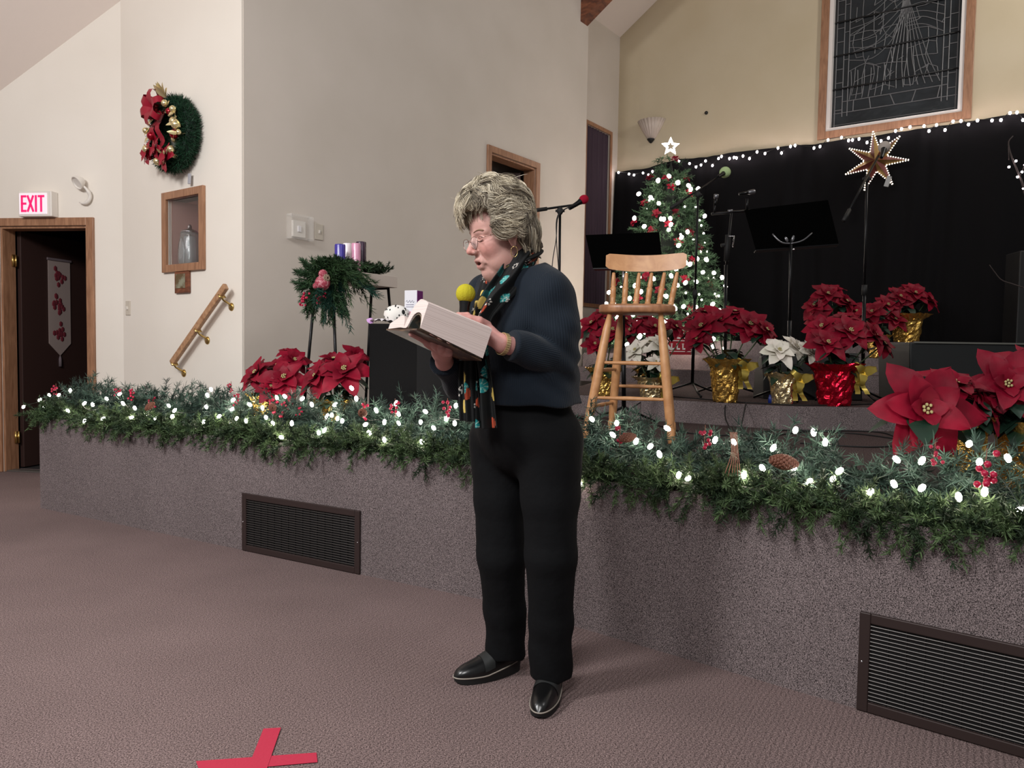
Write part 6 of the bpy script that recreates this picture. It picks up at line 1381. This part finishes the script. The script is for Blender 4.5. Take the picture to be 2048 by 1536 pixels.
an = nt.nodes.new('ShaderNodeAttribute'); an.attribute_name = 'rib'; m1 = nt.nodes.new('ShaderNodeMath'); m1.operation = 'MULTIPLY'; m1.inputs[1].default_value = 2*pi/.0068; m2 = nt.nodes.new('ShaderNodeMath'); m2.operation = 'SINE'
nt.links.new(an.outputs['Fac'], m1.inputs[0]); nt.links.new(m1.outputs[0], m2.inputs[0]); bp_ = nt.nodes.new('ShaderNodeBump'); bp_.inputs['Strength'].default_value = .35; bp_.inputs['Distance'].default_value = .002; nt.links.new(m2.outputs[0], bp_.inputs['Height']); nt.links.new(bp_.outputs['Normal'], bs_.inputs['Normal'])
fmesh('sweater', V, Fc, Mk, PER, attr=rb_)
# ---------------------------------------------------------------- trousers
T = Field(np.arange(-.20, .30, .005), np.arange(2.12, 2.72, .005), np.arange(.03, 1.02, .006))
T.ell(pe+[0, 0, .02], (.152, .178, .12), Rt, .03); T.ell(pe-ft*.04-[0, 0, .03], (.13, .17, .10), Rt, .03); T.cap(pe+[0, 0, .0], wa+[0, 0, .03], .14, .14, .03)
for hp, kn, ank in ((hipL, knL, anL), (hipR, knR, anR)):
    T.chain([hp, hp*.5+kn*.5, kn, kn*.4+ank*.6, ank-[0, 0, .045]], [.108, .092, .078, .070, .069], .02)
X, Y, Z = T.a[0][:, None, None], T.a[1][None, :, None], T.a[2][None, None, :]
T.op(np.array([-1, 1, -.1]), np.array([1, 3, .1]), lambda X, Y, Z: (.062+.10*(Y-2.30)*0-Z)+0*X+0*Y, .003, 'i')
T.d += (.004*np.sin(Z*38+X*60+np.sin(Y*30))*np.exp(-((Z-.12)/.10)**2)+.003*np.sin(Z*20+X*40)*np.exp(-((Z-.55)/.2)**2)).astype(np.float32)
V, Fc = T.mesh(); V = relax(V, Fc, 2); fmesh('trousers', V, Fc, mat('black_trousers', (13, 14, 16), .85, spec=.15, bump=(25, .3, .01)), PER)
# ---------------------------------------------------------------- shoes
def shoe(heel, toe):
    d = toe-heel; d[2] = 0; L = np.linalg.norm(d); d /= L; R = np.stack([d, np.cross(zz3, d), zz3], 1); L = .255; O = heel-d*.02
    O = (heel+toe)/2-d*L/2; O[2] = 0
    out = []
    for t_ in np.linspace(0, 2*pi, 40, endpoint=False):
        x = .5-.5*cos(t_); w = .046*(sin(pi*min(max(x, .0), 1))**.45)*(.82+.28*x); out.append((x*L, (w if sin(t_) > 0 else -w)))
    def loop(sc, z0f): return np.array([[(x-L/2)*sc+L/2, y*sc, z0f(x/L)] for x, y in out])
    soletop = lambda x: .022+.022*max(0, 1-x*1.7)**.8; mb = MB()
    A = loop(.97, lambda x: .001 if x < .85 else .001+.008*((x-.85)/.15)**2); Bq = loop(1.0, soletop); mb.grid(np.stack([A, Bq])@R.T+O, closed_u=True); mb.add(A@R.T+O, [tuple(range(39, -1, -1))]); mb.add(Bq@R.T+O, [tuple(range(40))])
    base_ = mb.build('shoe', M_shoe, PER, autosmooth=.9)
    mw = MB(); mw.tube(np.vstack([Bq, Bq[:1]])@R.T+O+[0, 0, .001], .0023, 6, cap=False); mw.build('welt', M_welt, base_)
    ms = MB(); n_ = 30; prof = []
    for i in range(n_):
        x = i/(n_-1); z0_ = soletop(x)+.001; w = .0435*(max(sin(pi*min(max(x, .001), .999)), 0)**.45)*(.82+.28*x)
        h = np.interp(x, [0, .05, .2, .42, .55, .7, .85, .95, 1.0], [.018, .055, .062, .066, .056, .044, .034, .022, .002])
        prof.append([(x*L, w*cos(a)*(1 if True else 1), z0_+h*max(sin(a), 0)**.75) for a in np.linspace(0, pi, 17)])
    ms.grid(np.array(prof)@R.T+O); ms.build('upper', M_leather, base_)
    mt = MB(); g = []
    for x in (.47, .52, .57, .62):
        z0_ = soletop(x)+.001; w = .0447*(sin(pi*x)**.45)*(.82+.28*x); h = np.interp(x, [0, .05, .2, .42, .55, .7, .85, .95, 1.0], [.018, .055, .062, .066, .056, .044, .034, .022, .002])+.0018
        g.append([(x*L, w*cos(a), z0_+h*max(sin(a), 0)**.75) for a in np.linspace(.15, pi-.15, 15)])
    mt.grid(np.array(g)@R.T+O); mt.build('saddle_strap', M_strap, base_)
M_shoe = mat('shoe_sole', (20, 20, 20), .7); M_welt = mat('shoe_welt', (150, 142, 132), .5); M_leather = mat('shoe_leather', (12, 12, 13), .28, spec=.6, bump=(90, .2, .001)); M_strap = mat('shoe_strap', (30, 32, 32), .5)
shoe(heelL, toeL); shoe(heelR, toeR)
# ---------------------------------------------------------------- scarf
rs = random.Random(21)
dots = []
for k in range(150): dots.append((rs.random()*1.0, rs.random(), rs.choice(['y', 'o', 't', 'w', 'w', 'g'])))
def pattern(U, Vv, sx, sy, seed):
    """U along (m), Vv across (m): round ornaments on black"""
    r_ = random.Random(seed); C = np.tile(lc((12, 14, 15)), (U.size, 1)).reshape(U.shape+(3,)); C = C+0
    for k in range(int(sx*sy*330)+3):
        u0, v0 = r_.uniform(0, sx), r_.uniform(0, sy); kind = r_.choice('yyoottgwww'); d = np.hypot((U-u0)/(1.15 if kind != 'w' else 1), (Vv-v0))
        if kind == 'w':
            for q in range(6): m = np.hypot(U-u0-.009*cos(q), Vv-v0-.009*sin(q)) < .0028; C[m] = lc((220, 214, 205))
            continue
        rr_ = r_.uniform(.014, .019); m = d < rr_
        if kind == 'y': C[m] = lc((206, 180, 96))
        elif kind == 'g': C[m] = lc((20, 66, 66))
        elif kind == 'o': C[m] = lc((196, 80, 50)); C[m & (np.sin((Vv-v0)*900) > .35)] = lc((30, 16, 14))
        else: C[m] = lc((30, 136, 138)); C[m & (np.sin(np.arctan2(Vv-v0, U-u0)*8) > .8)] = lc((160, 196, 180))
    return C
M_scarf = attrmat('scarf_print', rough=.7, spec=.3)
def ribbon(path, widths, normals, folds, seed, nu=150, nv=60, thick=.0, ph=0):
    P = curve_pts(path, nu); W_ = curve_pts(np.array(widths)[:, None]*np.ones((1, 3)), nu)[:, 0]; N_ = curve_pts(normals, nu); T_ = np.gradient(P, axis=0); T_ /= np.linalg.norm(T_, axis=1)[:, None]
    L = np.concatenate([[0], np.cumsum(np.linalg.norm(np.diff(P, axis=0), axis=1))]); G = np.zeros((nu, nv, 3)); vs = np.linspace(-1, 1, nv)
    for i in range(nu):
        n_ = N_[i]-T_[i]*(N_[i]@T_[i]); n_ /= np.linalg.norm(n_); s_ = np.cross(T_[i], n_)
        rel = .011*np.sin(vs*folds+ph+L[i]*6)+.006*np.sin(vs*folds*2.1+L[i]*11)+.018*(1-vs**2)-.012
        G[i] = P[i]+s_*(vs*W_[i])[:, None]+n_*rel[:, None]
    U = np.repeat(L[:, None], nv, 1); Vv = (vs[None]+1)*.5*.16+np.zeros((nu, 1)); return G, pattern(U, Vv, L[-1], .16, seed)
cN = nb+[0, 0, .035]
mb = MB()
def chest(x, y, Y): return P3(x, y, Y)
nearp = [P3(1075, 500, 2.50), P3(1070, 492, 2.40), P3(1052, 510, 2.325), P3(1020, 556, 2.275), P3(985, 596, 2.235), P3(962, 635, 2.225), P3(956, 690, 2.225)]
nrm_ = [(.8, .5, .2), (.8, -.5, .3), (.5, -.8, .4), (.1, -.9, .4), (-.3, -.9, .3), (-.5, -.85, .1), (-.5, -.85, 0)]
G, Cc = ribbon(nearp, [.03, .036, .040, .042, .036, .028, .028], nrm_, 5, 3); mb.grid(G, col=Cc)
farp = [P3(1075, 500, 2.50), P3(1040, 500, 2.52), P3(985, 545, 2.45), P3(962, 590, 2.36), P3(950, 635, 2.26), P3(938, 690, 2.235)]
nrm2 = [(.8, .5, .2), (.1, 1, .3), (-.9, .3, .4), (-.9, -.3, .3), (-.7, -.7, .1), (-.5, -.85, 0)]
G, Cc = ribbon(farp, [.035, .04, .04, .036, .03, .028], nrm2, 5, 8, ph=2); mb.grid(G, col=Cc)
# inner wrap around the neck
th_ = np.linspace(0, 2*pi, 13)[:-1]; ringp = [nb+[0, 0, .035]+Rt@np.array([.062*cos(t)+.022, .078*sin(t), -.032*cos(t)+.012*0]) for t in th_]; ringp.append(ringp[0]); rn = [Rt@np.array([cos(t), sin(t), .25]) for t in np.append(th_, 0)]
G, Cc = ribbon(ringp, [.030]*13, rn, 4, 13, ph=1); mb.grid(G, col=Cc)
tail1 = [P3(958, 660, 2.225), P3(962, 710, 2.21), P3(968, 760, 2.205), P3(970, 810, 2.20), P3(972, 856, 2.20)]
G, Cc = ribbon(tail1, [.022, .026, .030, .034, .036], [(-.5, -.85, 0)]*5, 6, 31); mb.grid(G, col=Cc)
tail2 = [P3(942, 650, 2.235), P3(938, 705, 2.225), P3(936, 755, 2.22), P3(937, 800, 2.22), P3(938, 842, 2.22)]
G, Cc = ribbon(tail2, [.020, .026, .030, .032, .032], [(-.5, -.85, 0)]*5, 6, 45, ph=1.5); mb.grid(G, col=Cc)
o = mb.build('scarf', M_scarf, PER); so = o.modifiers.new('solid', 'SOLIDIFY'); so.thickness = .003; so.offset = 0
# ---------------------------------------------------------------- watch
wm = MB(); wc = wrL*1.0+elL*0.0; R = frame(arL); 
for k in range(30):
    a = k*2*pi/30
    for j in (-1, 0, 1): wm.box(wc+R@np.array([.0315*cos(a), .0315*sin(a), j*.0045]), (.0028, .0056, .0040), R@rotm('Z', a), col=None)
o = wm.build('watch_band', mat('watch_gold', (236, 212, 160), .3, .7), PER, smooth=False)
# ---------------------------------------------------------------- book
BK = thing('open_book', 'thick open book with creamy curled pages and brown leather cover held in both hands', 'book', BO)
def prism(sec, m, nm, s0=-.0, s1=-BLn, par=BK, drop=.018):
    n = len(sec); mb = MB(); V = [bs*s0+bl*a+bu*b for a, b in sec]+[bs*s1+bl*a+bu*(b-drop*(1-min(max(b, 0), .06)/.06*.85)) for a, b in sec]; h = n//2
    Fc = [(i, (i+1) % n, n+(i+1) % n, n+i) for i in range(n)]
    for i in range(h-1): Fc.append((i, i+1, n-2-i, n-1-i)); Fc.append((n+i+1, n+i, 2*n-1-i, 2*n-2-i))
    mb.add(V, Fc); o = mb.build(nm, m, par, smooth=True, autosmooth=.5); return o
def sec(top, bot, n=16):
    tp = curve_pts([(a, b, 0) for a, b in top], n)[:, :2]; bt = curve_pts([(a, b, 0) for a, b in bot], n)[:, :2]; return list(map(tuple, tp))+list(map(tuple, bt[::-1]))
Mpg = bpy.data.materials.new('page_edges'); Mpg.use_nodes = True; nt = Mpg.node_tree; b_ = nt.nodes['Principled BSDF']; b_.inputs['Roughness'].default_value = .8
tc = nt.nodes.new('ShaderNodeTexCoord'); vm = nt.nodes.new('ShaderNodeVectorMath'); vm.operation = 'DOT_PRODUCT'; vm.inputs[1].default_value = tuple(bu); nt.links.new(tc.outputs['Object'], vm.inputs[0])
ns_ = nt.nodes.new('ShaderNodeTexNoise'); ns_.noise_dimensions = '1D'; ns_.inputs['Scale'].default_value = 420; ns_.inputs['Detail'].default_value = 4; nt.links.new(vm.outputs['Value'], ns_.inputs['W'])
rp_ = nt.nodes.new('ShaderNodeValToRGB'); rp_.color_ramp.elements[0].position = .32; rp_.color_ramp.elements[1].position = .55; rp_.color_ramp.elements[0].color = lin((200, 182, 176)); rp_.color_ramp.elements[1].color = lin((224, 208, 202)); nt.links.new(ns_.outputs['Fac'], rp_.inputs['Fac']); nt.links.new(rp_.outputs['Color'], b_.inputs['Base Color'])
prism(sec([(.0, .006), (.018, .048), (.055, .082), (.10, .080), (BW, BT)], [(.0, .002), (.026, .005), (.046, .036), (.078, .046), (.112, .036), (BW*.985, .0)]), Mpg, 'near_pages')
prism(sec([(-.001, .006), (-.02, .034), (-.05, .040), (-.095, .028), (-BW, .018)], [(-.001, .002), (-.03, .004), (-.07, .003), (-.1, .002), (-BW, .001)]), Mpg, 'far_pages')
Mlc = mat('book_leather', (64, 44, 34), .45, noise=(30, (110, 84, 58), .5, .7))
prism(sec([(-BW-.004, .0), (-.06, -.002), (0, -.004), (.06, -.003), (BW*.9, -.003)], [(-BW-.004, -.004), (-.06, -.006), (0, -.009), (.06, -.007), (BW*.9, -.007)]), Mlc, 'cover', .004, -BLn-.004)
prism(sec([(.030, .004), (.050, .033), (.080, .043), (.110, .032), (.128, .0)], [(.033, .001), (.053, .030), (.080, .040), (.107, .029), (.125, -.002)]), mat('marbled_endpaper', (120, 104, 84), .5, noise=(40, (60, 66, 62), .4, .6)), 'endpaper', -.002, -BLn+.002)
# hand-held microphone
HM = thing('handheld_microphone', 'black handheld microphone with yellow foam held upright by the person', 'microphone', Cm); R = frame(-mdir)
Lm = np.linalg.norm(Cb-Cm); mb = MB(); mb.lathe([(0, -Lm), (.0105, -Lm), (.0125, -Lm*.9), (.0155, -.035), (.0175, -.02), (0, -.018)], R=R, n=22); mb.build('handle', mat('mic_black', (10, 10, 11), .25, spec=.6), HM, autosmooth=.7)
def fz(V, a): k = 1+.012*np.sign(np.sin(a*14)); V[..., 0] *= k; V[..., 1] *= k; return V
mb = MB(); pr = [(.029*sin(t), .004-.029*cos(t)) for t in np.linspace(.35, pi, 14)]; mb.lathe(pr, R=R, n=56, fn=fz); mb.build('windscreen', foam('foam_yellow', (178, 168, 46)), HM)
mb = MB(); mb.lathe([(.0112, -Lm+.02), (.0128, -Lm+.022), (.0128, -Lm+.035), (.0125, -Lm+.037)], R=R, n=20); mb.build('switch_ring', M_gry, HM)
